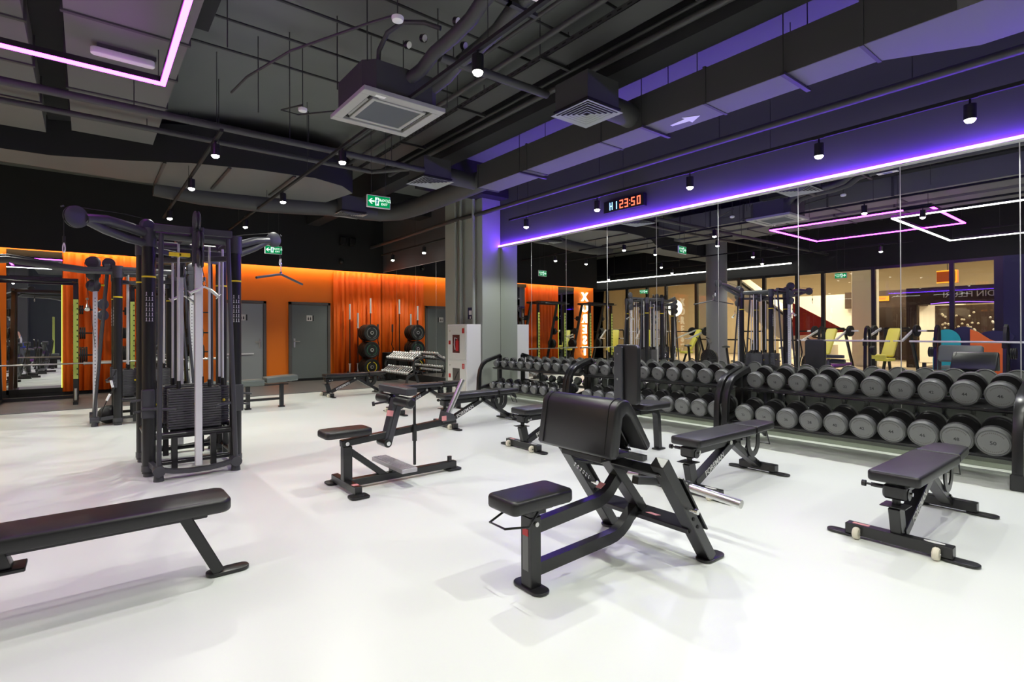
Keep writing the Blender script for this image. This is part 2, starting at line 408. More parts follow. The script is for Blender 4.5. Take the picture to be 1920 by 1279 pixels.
# glowing letters on the orange panel near the storefront
for k, ch in enumerate('XOREST'):
    t = thing('sign_letter', "glowing white letter %s on the orange panel beside the tall mirror" % ch, 'letter', (-1.80, YB - 0.03, 2.62 - k * 0.42), 0, 'letters of the vertical wall sign')
    text('letter_face', ch, 0.47, 'e_letter', t, frame_m((0, -0.03, 0), (1, 0, 0), (0, 0, 1)), 0.04, 0.012)
    MB().bb(-0.05, 0.05, 0.0, 0.025, -0.05, 0.05).build('mount', 'alu', t)

# ------------------------------------------------------------------ storefront glazing on the left side, mall beyond
my = [2.94, 3.90, 5.75, 7.15, 7.95, 9.05, 9.95, 11.69, 13.07, 14.0, 15.07, 16.2, 17.5]
for i, y in enumerate(my):
    w = 0.09 if i == 0 else 0.05
    f = struct(MB().bb(-5.12, -5.0, y - w, y + w, 0, 3.2).build('window_%d' % (i + 1), 'metal'))
    if i < len(my) - 1:
        y2 = my[i + 1]; zb = 0.95 if i % 2 == 0 else 1.25
        MB().bb(-5.10, -5.02, y, y2, zb + 0.0, zb + 0.05).bb(-5.10, -5.02, y, y2, 0, 0.08).bb(-5.10, -5.02, y, y2, 3.12, 3.2).build('window_rail', 'metal', f)
        MB().bb(-5.065, -5.055, y + w, y2 - 0.05, 0.08, 3.12).build('glass_pane', 'glass', f)
struct(MB().bb(-5.12, -5.0, 2.2, 2.85, 0, 3.2).build('window_14', 'navy'))
# mall hall
struct(MB().bb(-17, -5.2, -4, 24, -0.12, -0.02).build('floor', 'mallfloor'))
struct(MB().bb(-17, -5.2, -4, 24, 4.6, 4.8).build('ceiling', 'beige'))
struct(MB().bb(-16.2, -16.0, -4, 24, 0, 4.6).build('wall_mall', 'beige'))
struct(MB().bb(-17, -5.2, 23.8, 24, 0, 4.6).bb(-17, -5.2, -4.2, -4, 0, 4.6).build('wall_mall', 'beige'))
struct(MB().bb(-9.3, -8.7, 6.9, 7.6, 0, 4.6, 0.02).build('trim_14', 'mallwhite'))
struct(MB().bb(-9.3, -8.8, 13.5, 14.1, 0, 4.6, 0.02).build('trim_15', 'mallwhite'))
struct(MB().bb(-13.2, -12.9, 8.4, 12.2, 0, 2.9).bb(-13.2, -12.9, 5.2, 6.6, 0, 2.9).build('trim_16', 'mallwhite'))
for i, y in enumerate((1.5, 5.0, 8.5, 12, 16, 20)):
    for x in (-7.2, -11.5):
        o = MB().cyl((x, y, 4.57), (x, y, 4.599), 0.22, n=20).build('mall_downlight', 'e_mall')
        tag(o, 'round warm downlight in the mall ceiling beyond the storefront glass', 'ceiling light', 'mall ceiling lights')
o = MB().bb(-10.2, -10.05, 2, 22, 4.40, 4.46).build('mall_cove_light', 'e_mallpanel'); tag(o, 'long pale cove light across the mall ceiling', 'light strip')
# shop fronts
t = thing('shopfront', 'dark shop front with silver lettering across the mall corridor', 'shop', (-9.0, 3.6, 0))
MB().bb(-0.2, 0, -2.6, 2.4, 2.16, 2.75).bb(-0.2, 0, 2.1, 2.4, 0, 2.16).bb(-0.2, 0, -2.6, -2.3, 0, 2.16).build('fascia', 'brown', t)
text('fascia_lettering', 'JARDIN FLEURI', 0.26, 'alu', t, frame_m((0.012, 0.52, 2.46), (0, 1, 0), (0, 0, 1)), 0.02)
MB().bb(-2.2, -0.1, -2.3, 2.1, 0, 0.02).bb(-2.25, -2.2, -2.3, 2.1, 0, 2.2).build('interior', 'brown', t)
MB().tube([(0.03, -1.8 + i * 0.35, 2.20 + 0.03 * math.sin(i)) for i in range(11)], 0.012).build('neon', 'e_purple2', t)
for k in range(3):
    mb = MB(); rnd = random.Random(k)
    for j in range(60): mb.sph((-0.5 - 0.9 * rnd.random(), -1.9 + k * 1.3 + 0.9 * rnd.random(), 0.5 + 1.4 * rnd.random()), 0.035, 6)
    mb.build('flower_display', ['beige', 'white', 'wheelw'][k], t)['kind'] = 'stuff'
t = thing('shopfront', 'dark shop opening under a glowing orange sign bar in the mall', 'shop', (-12.6, 7.9, 0))
MB().bb(-0.25, 0, -1.6, 1.3, 2.25, 2.95).bb(-2.0, -1.9, -1.6, 1.3, 0, 2.9).build('fascia', 'brown', t)
MB().bb(0.0, 0.05, -0.35, 0.95, 2.52, 2.72).build('sign_frame', 'e_orange', t); MB().bb(0.05, 0.06, -0.25, 0.85, 2.57, 2.67).build('sign_panel', 'orangepaint', t)
t = thing('hanging_sign', 'square glowing orange sign hanging in the mall corridor', 'sign', (-9.0, 4.85, 0))
MB().bb(-0.1, 0.1, -0.27, 0.27, 2.86, 3.28, 0.01).build('box', 'orangepaint', t); MB().bb(0.1, 0.11, -0.27, 0.27, 2.86, 2.90).bb(0.1, 0.11, -0.27, 0.27, 3.24, 3.28).bb(0.1, 0.11, -0.27, -0.23, 2.86, 3.28).build('glow_edge', 'e_orange', t)
MB().cyl((0, 0, 3.28), (0, 0, 4.6), 0.01).build('rod', 'rod', t)
t = thing('escalator', 'beige escalator with red side panel rising in the mall', 'escalator', (-8.2, 8.2, 0))
MB().prism([(0, 0), (0.6, 0), (5.0, 3.6), (5.6, 3.6), (5.6, 4.5), (4.7, 4.5), (0, 0.75)], 0.9, frame_m((-0.9, 0, 0), (0, 1, 0), (0, 0, 1))).build('truss', 'mallwhite', t)
MB().prism([(0.3, 1.1), (2.2, 2.2), (2.2, 0.95)], 0.03, frame_m((0.62, -1.2, 0.15), (0, 1, 0), (0, 0, 1))).build('red_panel', 'redcloth', t)
MB().tube([(0.0, 0, 1.0), (0.0, 0.5, 1.05), (0.0, 4.9, 4.5)], 0.04).build('handrail', 'rubberblack', t)
t = thing('digital_banner', 'teal and orange lit banner above the mall corridor', 'banner', (-7.6, 1.2, 0))
MB().bb(-0.05, 0.05, -1.4, 0.9, 2.6, 3.4, 0.01).build('panel', 'e_screen', t); MB().bb(0.05, 0.06, -1.4, -0.2, 2.6, 3.4).build('orange_field', 'orangepaint', t)
MB().cyl((0, -1, 3.4), (0, -1, 4.6), 0.01).cyl((0, 0.6, 3.4), (0, 0.6, 4.6), 0.01).build('rod', 'rod', t)
t = thing('round_sign', 'round white glowing sign on the far mall wall', 'sign', (-9.8, 15.9, 2.45))
MB().cyl((0, 0, 0), (0.08, 0, 0), 0.42, n=32).build('disc', 'e_mallpanel', t); MB().bb(-0.06, 0, -0.05, 0.05, -2.45, 0.3).build('post', 'rod', t)

# ------------------------------------------------------------------ neon frame lights
def ring(x0, x1, y0, y1, z, m, label, w=0.042):
    t = thing('frame_light', label, 'ceiling light', ((x0 + x1) / 2, (y0 + y1) / 2, z)); a, b = (x1 - x0) / 2, (y1 - y0) / 2
    for (p, q) in (((-a, -b), (a, -b)), ((a, -b), (a, b)), ((a, b), (-a, b)), ((-a, b), (-a, -b))):
        d = Vector((q[0] - p[0], q[1] - p[1], 0)).normalized() * w / 2
        MB().beam((p[0] - d.x, p[1] - d.y, 0.035), (q[0] + d.x, q[1] + d.y, 0.035), w + 0.01 if abs(d.x) < 1e-6 else w + 0.01, 0.05, (0, 0, 1), 0).build('housing', 'metal', t)
        MB().beam((p[0] - d.x, p[1] - d.y, 0), (q[0] + d.x, q[1] + d.y, 0), w, 0.022, (0, 0, 1), 0).build('led_tube', m, t)
    for sx in (-1, 1):
        for sy in (-1, 1): MB().cyl((sx * a * 0.97, sy * b * 0.97, 0.05), (sx * a * 0.97, sy * b * 0.97, ZC - z), 0.004, n=6).build('wire', 'rod', t)
ring(-2.02, 0.58, 3.03, 6.12, 3.70, 'e_magenta', 'rectangular magenta neon frame hanging from the ceiling, near left')
ring(-4.05, 0.35, -0.6, 3.72, 3.61, 'e_white', 'rectangular white neon frame hanging from the ceiling, seen in the mirror')
t = thing('led_strip', 'white cove strip above the storefront glass, seen in the mirror', 'light strip', (-4.75, 0, 3.50)); MB().bb(-0.03, 0.03, 8.0, 16.8, 0, 0.03).build('diffuser', 'e_white', t)
MB().bb(-0.06, 0.06, 8.0, 16.8, 0.03, 0.08).build('channel', 'metal', t)
MB().bb(-0.02, 0.02, 9.0, 9.04, 0.08, 1.1).bb(-0.02, 0.02, 15.5, 15.54, 0.08, 1.1).build('hanger', 'rod', t)
# ------------------------------------------------------------------ track lights
def track(x, y0, y1, z, label):
    t = thing('light_track', label, 'light track', (x, 0, z))
    MB().bb(-0.018, 0.018, y0, y1, 0, 0.035, 0.002).build('rail', 'dark', t)
    y = y0 + 0.3
    while y < y1: MB().cyl((0, y, 0.03), (0, y, ZC - z), 0.004, n=6).build('hanger', 'rod', t); y += 2.2
def make_lamp():
    t = thing('track_spotlight', '', 'spotlight')
    MB().cyl((0, 0, 0.0), (0, 0, 0.135), 0.048, n=24).build('housing', 'metal', t)
    MB().cyl((0, 0, 0.13), (0, 0, 0.20), 0.010, n=10).box((0, 0, 0.20), (0.03, 0.12, 0.03), 0.003).build('adapter', 'metal', t)
    MB().lathe([(0.010, -0.030), (0.028, -0.024), (0.040, -0.010), (0.043, 0.004)], n=20).build('lens', 'e_lamp', t)
    return t
lamp0 = make_lamp(); lamp_used = [False]
ld = bpy.data.lights.new('spot_beam', 'SPOT'); ld.energy = SPOT_W; ld.spot_size = R(125); ld.spot_blend = 0.35; ld.shadow_soft_size = 0.016; ld.color = (0.985, 1.0, 0.90)
def lamp(x, y, z, label, tilt=0.0):
    if not lamp_used[0]: o = lamp0; lamp_used[0] = True; o.location = (x, y, z); o['label'] = label
    else: o = copy_tree(lamp0, (x, y, z), 0, label)
    o['group'] = 'track spotlights'
    l = bpy.data.objects.new('spot_beam', ld); COL.objects.link(l); l.location = (x, y, z - 0.035); l.rotation_euler = (0, tilt, 0)
track(2.478, -3.5, 13.2, 3.57, 'black light track through the middle of the ceiling')
track(1.20, 6.75, 12.6, 3.57, 'black light track over the cable machines')
track(1.20, -3.5, 3.3, 3.57, 'added black light track over the camera, in line with the cable machine track')  # track added out of frame to carry the extra foreground spots
track(6.28, 0.5, 7.95, 3.40, 'black light track in front of the violet mirror wall')
track(6.30, 9.2, 13.6, 3.38, 'black light track along the far corner wall')
for k, y in enumerate((3.54, 6.46, 9.01, 11.6)): lamp(2.478, y, 3.40, 'lit spotlight on the middle ceiling track, %s from the camera' % ORD[k])
for k, y in enumerate((7.14, 8.98, 11.57)): lamp(1.20, y, 3.40, 'lit spotlight on the left ceiling track, %s from the camera' % ORD[k])
for k, y in enumerate((1.19, 2.47, 4.07, 5.72, 7.45)): lamp(6.28, y, 3.21, 'lit spotlight above the mirrors, %s from the right edge' % ORD[k], R(0))
for k, y in enumerate((9.69, 11.26, 12.92)): lamp(6.30, y, 3.19, 'lit spotlight on the dark corner wall, %s from the pillar' % ORD[k])
EXTRA = ((2.478, 0.6), (2.478, -2.2), (1.20, 3.0), (1.20, 1.2), (1.2, -1.8), (-1.45, 7.6), (-1.45, 10.7), (-3.2, 5.0), (-3.2, 8.2), (-3.2, 11.5), (-3.2, 14.5), (-2.4, 2.0), (-2.4, -1.5), (4.3, 0.4), (4.3, -2.2))  # extra spots outside the direct view, added to keep the room lit
for (x, y) in EXTRA:
    lamp(x, y, 3.40, 'added lit spotlight over the %s, %s' % ({2.478: 'camera side of the middle track', 1.20: 'camera, left of the middle track', -1.45: 'air bikes, seen in the mirror', -3.2: 'storefront aisle, seen in the mirror', -2.4: 'white neon frame area', 4.3: 'right camera side'}[x], '%s along its track' % ORD[sorted(q[1] for q in EXTRA if q[0] == x).index(y)]))
for x, y0, y1 in ((-1.45, 6.9, 11.2), (-3.2, 4.3, 15.2), (-2.4, -2.2, 2.8), (4.3, -2.8, 0.9)):
    track(x, y0, y1, 3.57, {-1.45: 'short black light track above the air bikes, seen in the mirror', -3.2: 'long black light track above the storefront aisle, seen in the mirror', -2.4: 'black light track inside the white neon frame', 4.3: 'short black light track over the camera side'}[x])

# ------------------------------------------------------------------ air conditioning cassette
t = thing('ceiling_cassette', 'square four-way air conditioner cassette hanging from the ceiling', 'air conditioner', (2.43, 5.10, 3.53))
mb = MB(); a = 0.435
for (x0, x1, y0, y1) in ((-a, a, -a, -0.34), (-a, a, 0.34, a), (-a, -0.34, -0.34, 0.34), (0.34, a, -0.34, 0.34), (-0.26, 0.26, -0.29, -0.25), (-0.26, 0.26, 0.25, 0.29), (-0.29, -0.25, -0.29, 0.29), (0.25, 0.29, -0.29, 0.29)):
    mb.bb(x0, x1, y0, y1, 0, 0.045, 0.004)
mb.build('panel', 'acgrey', t)
MB().bb(-0.25, 0.25, -0.25, 0.25, 0.008, 0.03).build('intake_grille', 'fabricgrey', t)
for s in (-1, 1):
    MB().box((0, s * 0.315, 0.012), (0.48, 0.020, 0.004), 0, rx=R(35 * s)).build('louver', 'acgrey', t)
    MB().box((s * 0.315, 0, 0.012), (0.020, 0.48, 0.004), 0, ry=R(-35 * s)).build('louver', 'acgrey', t)
MB().bb(-0.345, 0.345, -0.345, 0.345, 0.03, 0.045).build('cavity', 'dark', t)
MB().prism([(-0.40, -0.30), (-0.30, -0.40), (0.30, -0.40), (0.40, -0.30), (0.40, 0.30), (0.30, 0.40), (-0.30, 0.40), (-0.40, 0.30)], 0.29, Matrix.Translation((0, 0, 0.045))).build('housing', 'duct', t)
MB().bb(-0.30, -0.20, -0.40, -0.355, -0.003, 0.0).build('badge', 'white', t)
for sx in (-1, 1):
    for sy in (-1, 1): MB().cyl((sx * 0.38, sy * 0.38, 0.3), (sx * 0.38, sy * 0.38, 1.07), 0.006, n=6).build('hanger', 'rod', t)
# insulated water pipes feeding it
for k, (x, c) in enumerate(((2.58, 'blue'), (2.86, 'red'))):
    t = thing('insulated_pipe', 'thick grey insulated pipe with %s arrow label above the air conditioner' % c, 'pipe', (x, 0, 4.08))
    MB().tube([(0, -4, 0), (0, 3.35, 0), (0, 3.6, -0.03), (-0.02, 3.75, -0.12), (-0.03, 4.0, -0.16), (-0.03, 4.35, -0.17), (-0.02, 4.6, -0.22), (-0.1, 4.75, -0.3)], 0.062, 14).build('insulation', 'pipe', t)
    MB().bb(-0.055, 0.055, 3.0, 3.3, -0.068, -0.058).build('arrow_label', 'white', t)
    MB().prism([(-0.03, 0), (0.03, 0), (0.03, 0.1), (0.05, 0.1), (0, 0.17), (-0.05, 0.1), (-0.03, 0.1)], 0.003, Matrix.Translation((0, 3.08, -0.071))).build('arrow', 'blue' if k == 0 else 'red', t)
    MB().bb(-0.16, 0.16, 3.42, 3.46, -0.09, -0.06).cyl((-0.15, 3.44, -0.08), (-0.15, 3.44, 0.5), 0.005, n=6).cyl((0.15, 3.44, -0.08), (0.15, 3.44, 0.5), 0.005, n=6).build('bracket', 'rod', t)
t = thing('flexible_hose', 'bent dark hose looping into the air conditioner housing', 'pipe', (2.2, 4.75, 3.86))
MB().tube([(-0.02, 0.02, -0.02), (-0.02, 0, 0.12), (0.02, -0.1, 0.26), (0.1, -0.25, 0.32), (0.25, -0.4, 0.3), (0.36, -0.5, 0.24)], 0.022, 10).build('hose', 'pipe', t)
for k, p in enumerate(((2.46, 4.42, 4.05), (2.62, 4.1, 4.12), (2.80, 4.25, 4.02), (2.34, 4.5, 3.98))):
    t = thing('pressure_gauge', 'small round white pressure gauge on the pipes above the air conditioner, ' + ['second from the left', 'highest', 'rightmost', 'leftmost'][k], 'gauge', p, 0, 'pressure gauges')
    MB().cyl((0, 0.0, 0), (0.01, -0.03, -0.01), 0.036, n=20).build('case', 'metal', t); MB().cyl((0.01, -0.03, -0.01), (0.012, -0.034, -0.012), 0.032, n=20).build('dial', 'white', t)
    MB().cyl((0, 0, 0), (0.06, 0.05, 0.02), 0.008, n=8).build('stem', 'steel', t)

# ------------------------------------------------------------------ ducts
t = thing('ventilation_duct', 'long rectangular duct with violet-lit underside running beside the mirror wall', 'duct', (5.1, 0, 3.60))
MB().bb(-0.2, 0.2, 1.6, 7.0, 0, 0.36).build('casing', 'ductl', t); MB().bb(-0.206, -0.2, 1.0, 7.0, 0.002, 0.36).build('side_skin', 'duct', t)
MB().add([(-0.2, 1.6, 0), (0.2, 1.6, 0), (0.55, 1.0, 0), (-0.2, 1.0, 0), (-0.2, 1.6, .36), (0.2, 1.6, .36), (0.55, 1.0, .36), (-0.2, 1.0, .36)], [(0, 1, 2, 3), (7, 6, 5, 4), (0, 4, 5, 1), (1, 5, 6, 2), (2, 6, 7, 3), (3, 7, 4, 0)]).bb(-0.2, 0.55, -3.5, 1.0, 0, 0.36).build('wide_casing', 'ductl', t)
for y in (1.6, 3.0, 4.4, 5.8, 7.0): MB().bb(-0.215, 0.215, y - 0.015, y + 0.015, -0.008, 0.375).build('flange', 'duct', t)
for y in (2.2, 3.75, 5.9): MB().bb(-0.27, 0.27, y - 0.02, y + 0.02, -0.03, -0.008).cyl((-0.25, y, -0.02), (-0.25, y, 1.0), 0.005, n=6).cyl((0.25, y, -0.02), (0.25, y, 1.0), 0.005, n=6).build('support', 'rod', t)
MB().prism([(0, 0.02), (0.2, 0.045), (0.2, 0.10), (0.36, 0), (0.2, -0.10), (0.2, -0.045), (0, -0.02)], 0.002, Matrix.Translation((0.02, 3.55, -0.004)) @ Matrix.Rotation(R(-90), 4, 'Z')).build('arrow_sticker', 'white', t)
t = thing('round_duct', 'round dark duct curving from the long duct to the far diffuser', 'duct', (0, 0, 0))
MB().tube([(5.1, 7.0, 3.79), (5.1, 8.3, 3.77), (5.08, 9.2, 3.75), (4.98, 9.9, 3.74), (4.7, 10.25, 3.74), (4.35, 10.3, 3.74), (4.0, 10.3, 3.76), (3.4, 10.5, 3.74), (2.6, 10.7, 3.72), (1.6, 10.9, 3.75), (0.9, 10.9, 3.8)], 0.17, 20).build('casing', 'duct', t)
def diffuser(x, y, z, label, elbow=True):
    t = thing('ceiling_diffuser', label, 'air vent', (x, y, z))
    for k, a in enumerate((0.268, 0.222, 0.180, 0.138, 0.096, 0.054)):
        w = 0.022 if k else 0.034; b = a - w; h = 0.008; mb = MB()
        q = [(-a, -a), (a, -a), (a, a), (-a, a)]; c = b / a
        vs = [(x_, y_, 0) for x_, y_ in q] + [(x_ * c, y_ * c, h) for x_, y_ in q] + [(x_, y_, 0.003) for x_, y_ in q] + [(x_ * c, y_ * c, h + 0.003) for x_, y_ in q]
        fs = []
        for i in range(4):
            j = (i + 1) % 4; fs += [(i, j, 4 + j, 4 + i), (8 + i, 12 + i, 12 + j, 8 + j), (i, 8 + i, 8 + j, j), (4 + i, 4 + j, 12 + j, 12 + i)]
        mb.add(vs, fs).build('blade_frame', 'offgrey', t)
    MB().bb(-0.25, 0.25, -0.25, 0.25, 0.03, 0.05).build('dark_throat', 'dark', t)
    MB().bb(-0.235, 0.235, -0.235, 0.235, 0.05, 0.33).build('plenum_box', 'duct', t)
    if elbow: MB().tube([(0.2, 0, 0.17), (0.38, 0, 0.17), (0.55, 0.0, 0.17), (0.85, 0.02, 0.17)], 0.13, 18).build('duct_stub', 'duct', t)
M['offgrey'] = mat('grey_white_vent', (0.34, 0.36, 0.34), 0.5)
diffuser(4.16, 3.93, 3.60, 'square slatted diffuser with a grey box, nearest the camera')
diffuser(4.16, 7.24, 3.60, 'square slatted diffuser with a grey box, beside the middle track')
diffuser(4.05, 10.20, 3.60, 'square slatted diffuser with a grey box, farthest from the camera', False)
def boxduct(name, a, label, fl=()):
    t = thing(name, label, 'duct', (0, 0, a[4]))
    MB().bb(a[0], a[1], a[2], a[3], 0, a[5] - a[4]).build('casing', 'ductl', t)
    for y in fl: MB().bb(a[0] - 0.02, a[1] + 0.02, y - 0.02, y + 0.02, -0.015, a[5] - a[4] + 0.01).build('flange', 'duct', t)
boxduct('ventilation_duct', (-0.15, 0.75, -3.5, 9.2, 4.0, 4.4), 'wide grey duct with flanges above the magenta neon frame', (3.6, 4.8, 5.8, 6.7, 7.6, 8.5))
boxduct('ventilation_duct', (-1.7, -0.42, -3.5, 9.5, 4.0, 4.4), 'wide grey duct at the far left of the ceiling', (3.9, 5.1, 6.2, 7.2, 8.3))
t = thing('ventilation_duct', 'dark curved duct crossing the ceiling behind the cable machines', 'duct', (0, 0, 3.80))
pl = [(-4.5, 10.1), (-0.39, 9.9), (0.5, 9.5), (1.2, 9.1), (2, 8.85), (2.9, 8.75), (3.43, 8.95), (3.75, 9.3), (3.6, 10.3), (2.9, 10.6), (1.8, 10.9), (0.98, 10.76), (-0.98, 10.67), (-4.5, 10.8)]
MB().prism(pl, 0.55).build('casing', 'ductl', t)
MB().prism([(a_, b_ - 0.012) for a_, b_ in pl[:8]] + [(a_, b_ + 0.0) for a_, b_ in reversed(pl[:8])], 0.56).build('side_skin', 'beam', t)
for x, y in ((0.9, 9.25), (1.7, 8.95), (2.6, 8.8)): MB().bb(x - 0.02, x + 0.02, y, y + 1.5, -0.025, 0).build('support', 'rod', t)
# ------------------------------------------------------------------ pipes, conduits, trays
def pipe(p, r, label, m='pipe', name='ceiling_pipe', hang=()):
    t = thing(name, label, 'pipe', (0, 0, 0)); MB().tube(p, r, 12).build('pipe_run', m, t)
    for h in hang: MB().cyl((h[0], h[1], p[0][2]), (h[0], h[1], ZC), 0.005, n=6).build('hanger', 'rod', t)
pipe([(-4.9, 6.95, 3.70), (3.92, 7.0, 3.70)], 0.042, 'dark pipe crossing the ceiling to the second diffuser', hang=((-2, 6.95), (0.4, 6.95), (2.0, 6.97), (3.4, 7)))
pipe([(-4.9, 8.12, 3.88), (3.6, 8.12, 3.88), (4.0, 7.6, 3.88)], 0.036, 'thinner dark pipe crossing the ceiling behind the first', hang=((-2, 8.12), (0.6, 8.12), (2.6, 8.12)))
pipe([(2.6, 4.33, 3.88), (3.93, 4.30, 3.88)], 0.042, 'short dark pipe running into the nearest diffuser box')
pipe([(6.20, -3, 3.68), (6.22, 8.7, 3.68), (6.15, 9.6, 3.68), (6.3, 14.3, 3.68)], 0.042, 'grey pipe with violet highlight running high above the mirrors', hang=((6.2, 1.6), (6.2, 3.6), (6.2, 5.6), (6.2, 7.6)))
for k, (x, z, r) in enumerate(((3.30, 4.35, .022), (3.42, 4.35, .022), (3.60, 4.25, .03), (4.42, 4.22, .035), (4.40, 4.32, 0.02))):
    pipe([(x, -3.5, z), (x, 9.2, z)], r, 'long ceiling conduit beside the cable tray, %s from the left' % ORD[k], hang=((x, 2), (x, 5.2)))
t = thing('cable_tray', 'perforated metal cable tray running along the ceiling beam', 'cable tray', (3.95, 0, 4.20))
mb = MB().bb(-0.15, 0.15, -3.5, 9.2, 0, 0.004).bb(-0.15, -0.145, -3.5, 9.2, 0, 0.06).bb(0.145, 0.15, -3.5, 9.2, 0, 0.06); mb.build('tray', 'pipe', t)
mb = MB(); [mb.box((sx * 0.152, -3.3 + 0.12 * k, 0.03), (0.004, 0.05, 0.012)) for k in range(100) for sx in (-1, 1)]; mb.build('slots', 'dark', t)['kind'] = 'stuff'
for y in (1, 2.6, 4.2, 5.8, 7.4): MB().bb(-0.22, 0.22, y - 0.02, y + 0.02, -0.03, 0).cyl((-0.21, y, 0), (-0.21, y, 0.4), 0.005, n=6).cyl((0.21, y, 0), (0.21, y, 0.4), 0.005, n=6).build('hanger', 'rod', t)
for k, y in enumerate((2.1, 2.75, 3.4, 4.05, 4.7, 5.35, 6.0, 6.65)):
    pipe([(-4.5, y, 4.47), (1.6 + 0.2 * (k % 3), y, 4.47), (4.3, y + 0.05, 4.47)], 0.014, 'thin conduit crossing the grey ceiling slab, %s from the camera' % ORD[k], 'rod', 'conduit')
for k, (x, y) in enumerate(((1.1, 2.9), (1.9, 3.2), (3.1, 3.0), (0.95, 5.1), (1.75, 6.1), (1.5, 6.4), (3.4, 5.5), (5.4, 3.4), (5.9, 2.6), (5.6, 5.0), (3.2, 6.2), (1.35, 7.8))):
    o = MB().cyl((x, y, 3.75 if k % 2 else 4.0), (x, y, ZC), 0.005, n=6).build('hanger_rod', 'rod'); tag(o, 'thin threaded rod hanging from the ceiling slab', 'rod', 'ceiling hanger rods')
t = thing('conduit', 'conduit zigzag from the smoke detector toward the air conditioner', 'pipe', (0, 0, 0))
MB().tube([(2.0, 4.05, 3.92), (1.9, 4.3, 3.94), (1.5, 5.2, 3.94), (1.3, 6.0, 3.94), (1.25, 6.5, 3.94)], 0.012, 8).tube([(1.95, 6.3, 3.92), (1.8, 6.6, 3.92), (2.0, 6.62, 3.92), (2.5, 6.0, 3.92)], 0.010, 8).build('pipe_run', 'rod', t)
for k, p in enumerate(((2.02, 4.04, 3.90), (1.96, 6.33, 3.88))):
    t = thing('smoke_detector', 'small round white smoke detector hanging %s the air conditioner' % ('in front of' if k == 0 else 'left of'), 'smoke detector', p)
    MB().lathe([(0.02, -0.03), (0.045, -0.022), (0.05, -0.005), (0.05, 0.01), (0.03, 0.02)]).build('body', 'white', t); MB().cyl((0, 0, 0.02), (0, 0, ZC - p[2]), 0.005, n=6).build('rod', 'rod', t)
t = thing('emergency_light', 'white tubular emergency light fitting under the left duct', 'ceiling light', (0.28, 6.29, 3.93))
MB().prism(rrect(0.50, 0.09, 0.04), 0.06, Matrix.Translation((0, 0, -0.03)), 0.01).build('diffuser', 'white', t); MB().bb(-0.2, 0.26, -0.03, 0.06, 0.03, 0.07).build('base', 'duct', t)

# exit signs
def exit_sign(x, y, z, rz, label, zt=ZC):
    t = thing('exit_sign', label, 'exit sign', (x, y, z), rz)
    MB().bb(-0.165, 0.165, -0.015, 0.015, -0.085, 0.085, 0.004).build('case', 'offwhite', t)
    MB().bb(-0.155, 0.155, -0.017, -0.015, -0.073, 0.073).build('green_face', 'e_green', t)
    F = lambda x_, z_: frame_m((x_, -0.0175, z_), (1, 0, 0), (0, 0, 1))
    MB().prism([(-0.145, 0), (-0.105, 0.038), (-0.085, 0.038), (-0.112, 0.012), (-0.06, 0.012), (-0.06, -0.012), (-0.112, -0.012), (-0.085, -0.038), (-0.105, -0.038)], 0.001, F(0, 0)).build('arrow', 'e_text', t)
    MB().prism([(-0.052, -0.055), (0.0, -0.055), (0.0, 0.055), (-0.052, 0.055)], 0.001, F(0, 0)).build('pictogram', 'e_text', t)
    MB().prism([(-0.045, -0.045), (-0.035, -0.045), (-0.026, -0.015), (-0.016, -0.035), (-0.008, -0.032), (-0.018, 0.0), (-0.012, 0.012), (-0.006, 0.008), (-0.004, 0.016), (-0.016, 0.026), (-0.032, 0.024), (-0.042, 0.008), (-0.036, 0.004), (-0.030, 0.012)], 0.002, F(0, 0)).lathe([(0.001, -0.001), (0.008, 0), (0.001, 0.001)], (-0.022, -0.019, 0.036), (0, 1, 0), 10).build('running_figure', 'teal', t)
    text('lettering', 'ВЫХОД', 0.048, 'e_text', t, F(0.078, 0.022), 0.001, 0.001); text('lettering', 'EXIT', 0.045, 'e_text', t, F(0.078, -0.03), 0.001, 0.001)
    for s in (-0.10, 0.10): MB().cyl((s, 0, 0.085), (s, 0, zt - z), 0.003, n=6).build('wire', 'rod', t)
exit_sign(3.13, 6.85, 3.08, R(-5), 'green exit sign hanging left of the clock, larger of the two in view')
exit_sign(3.00, 11.6, 2.99, R(-4), 'smaller green exit sign hanging above the orange wall behind the pulldown bar')
exit_sign(-4.4, 6.4, 2.95, R(90), 'green exit sign at the storefront glass, seen in the mirror')
exit_sign(-4.3, 13.6, 2.90, R(60), 'green exit sign at the far end of the storefront, seen in the mirror')
# clock
t = thing('led_clock', 'long red and blue LED clock above the mirrors', 'clock', (6.64, 5.48, 3.31))
MB().bb(-0.03, 0.05, -0.40, 0.40, -0.095, 0.095, 0.004).build('case', 'metal', t)
seg = {'0': 'abcdef', '1': 'bc', '2': 'abged', '3': 'abgcd', '5': 'afgcd', 'H': 'fbgec'}
def digit(ch, y, h, m):
    w = h * 0.52; T = h * 0.13; mb = MB(); x = -0.033
    q = dict(a=((-w/2, w/2), (h/2-T, h/2)), g=((-w/2, w/2), (-T/2, T/2)), d=((-w/2, w/2), (-h/2, -h/2+T)), f=((-w/2, -w/2+T), (0, h/2)), e=((-w/2, -w/2+T), (-h/2, 0)), b=((w/2-T, w/2), (0, h/2)), c=((w/2-T, w/2), (-h/2, 0)))
    for s_ in seg[ch]:
        (u0, u1), (v0, v1) = q[s_]; mb.bb(x, x + 0.004, y - u1, y - u0, v0, v1)
    mb.build('digit', m, t)
digit('H', 0.24, 0.12, 'e_blue'); digit('1', 0.15, 0.12, 'e_blue')
for ch, y in (('2', 0.03), ('3', -0.07), ('5', -0.20), ('0', -0.31)): digit(ch, y, 0.13, 'e_red')
MB().bb(-0.033, -0.029, -0.145, -0.13, 0.02, 0.035).bb(-0.033, -0.029, -0.145, -0.13, -0.035, -0.02).build('colon', 'e_red', t)
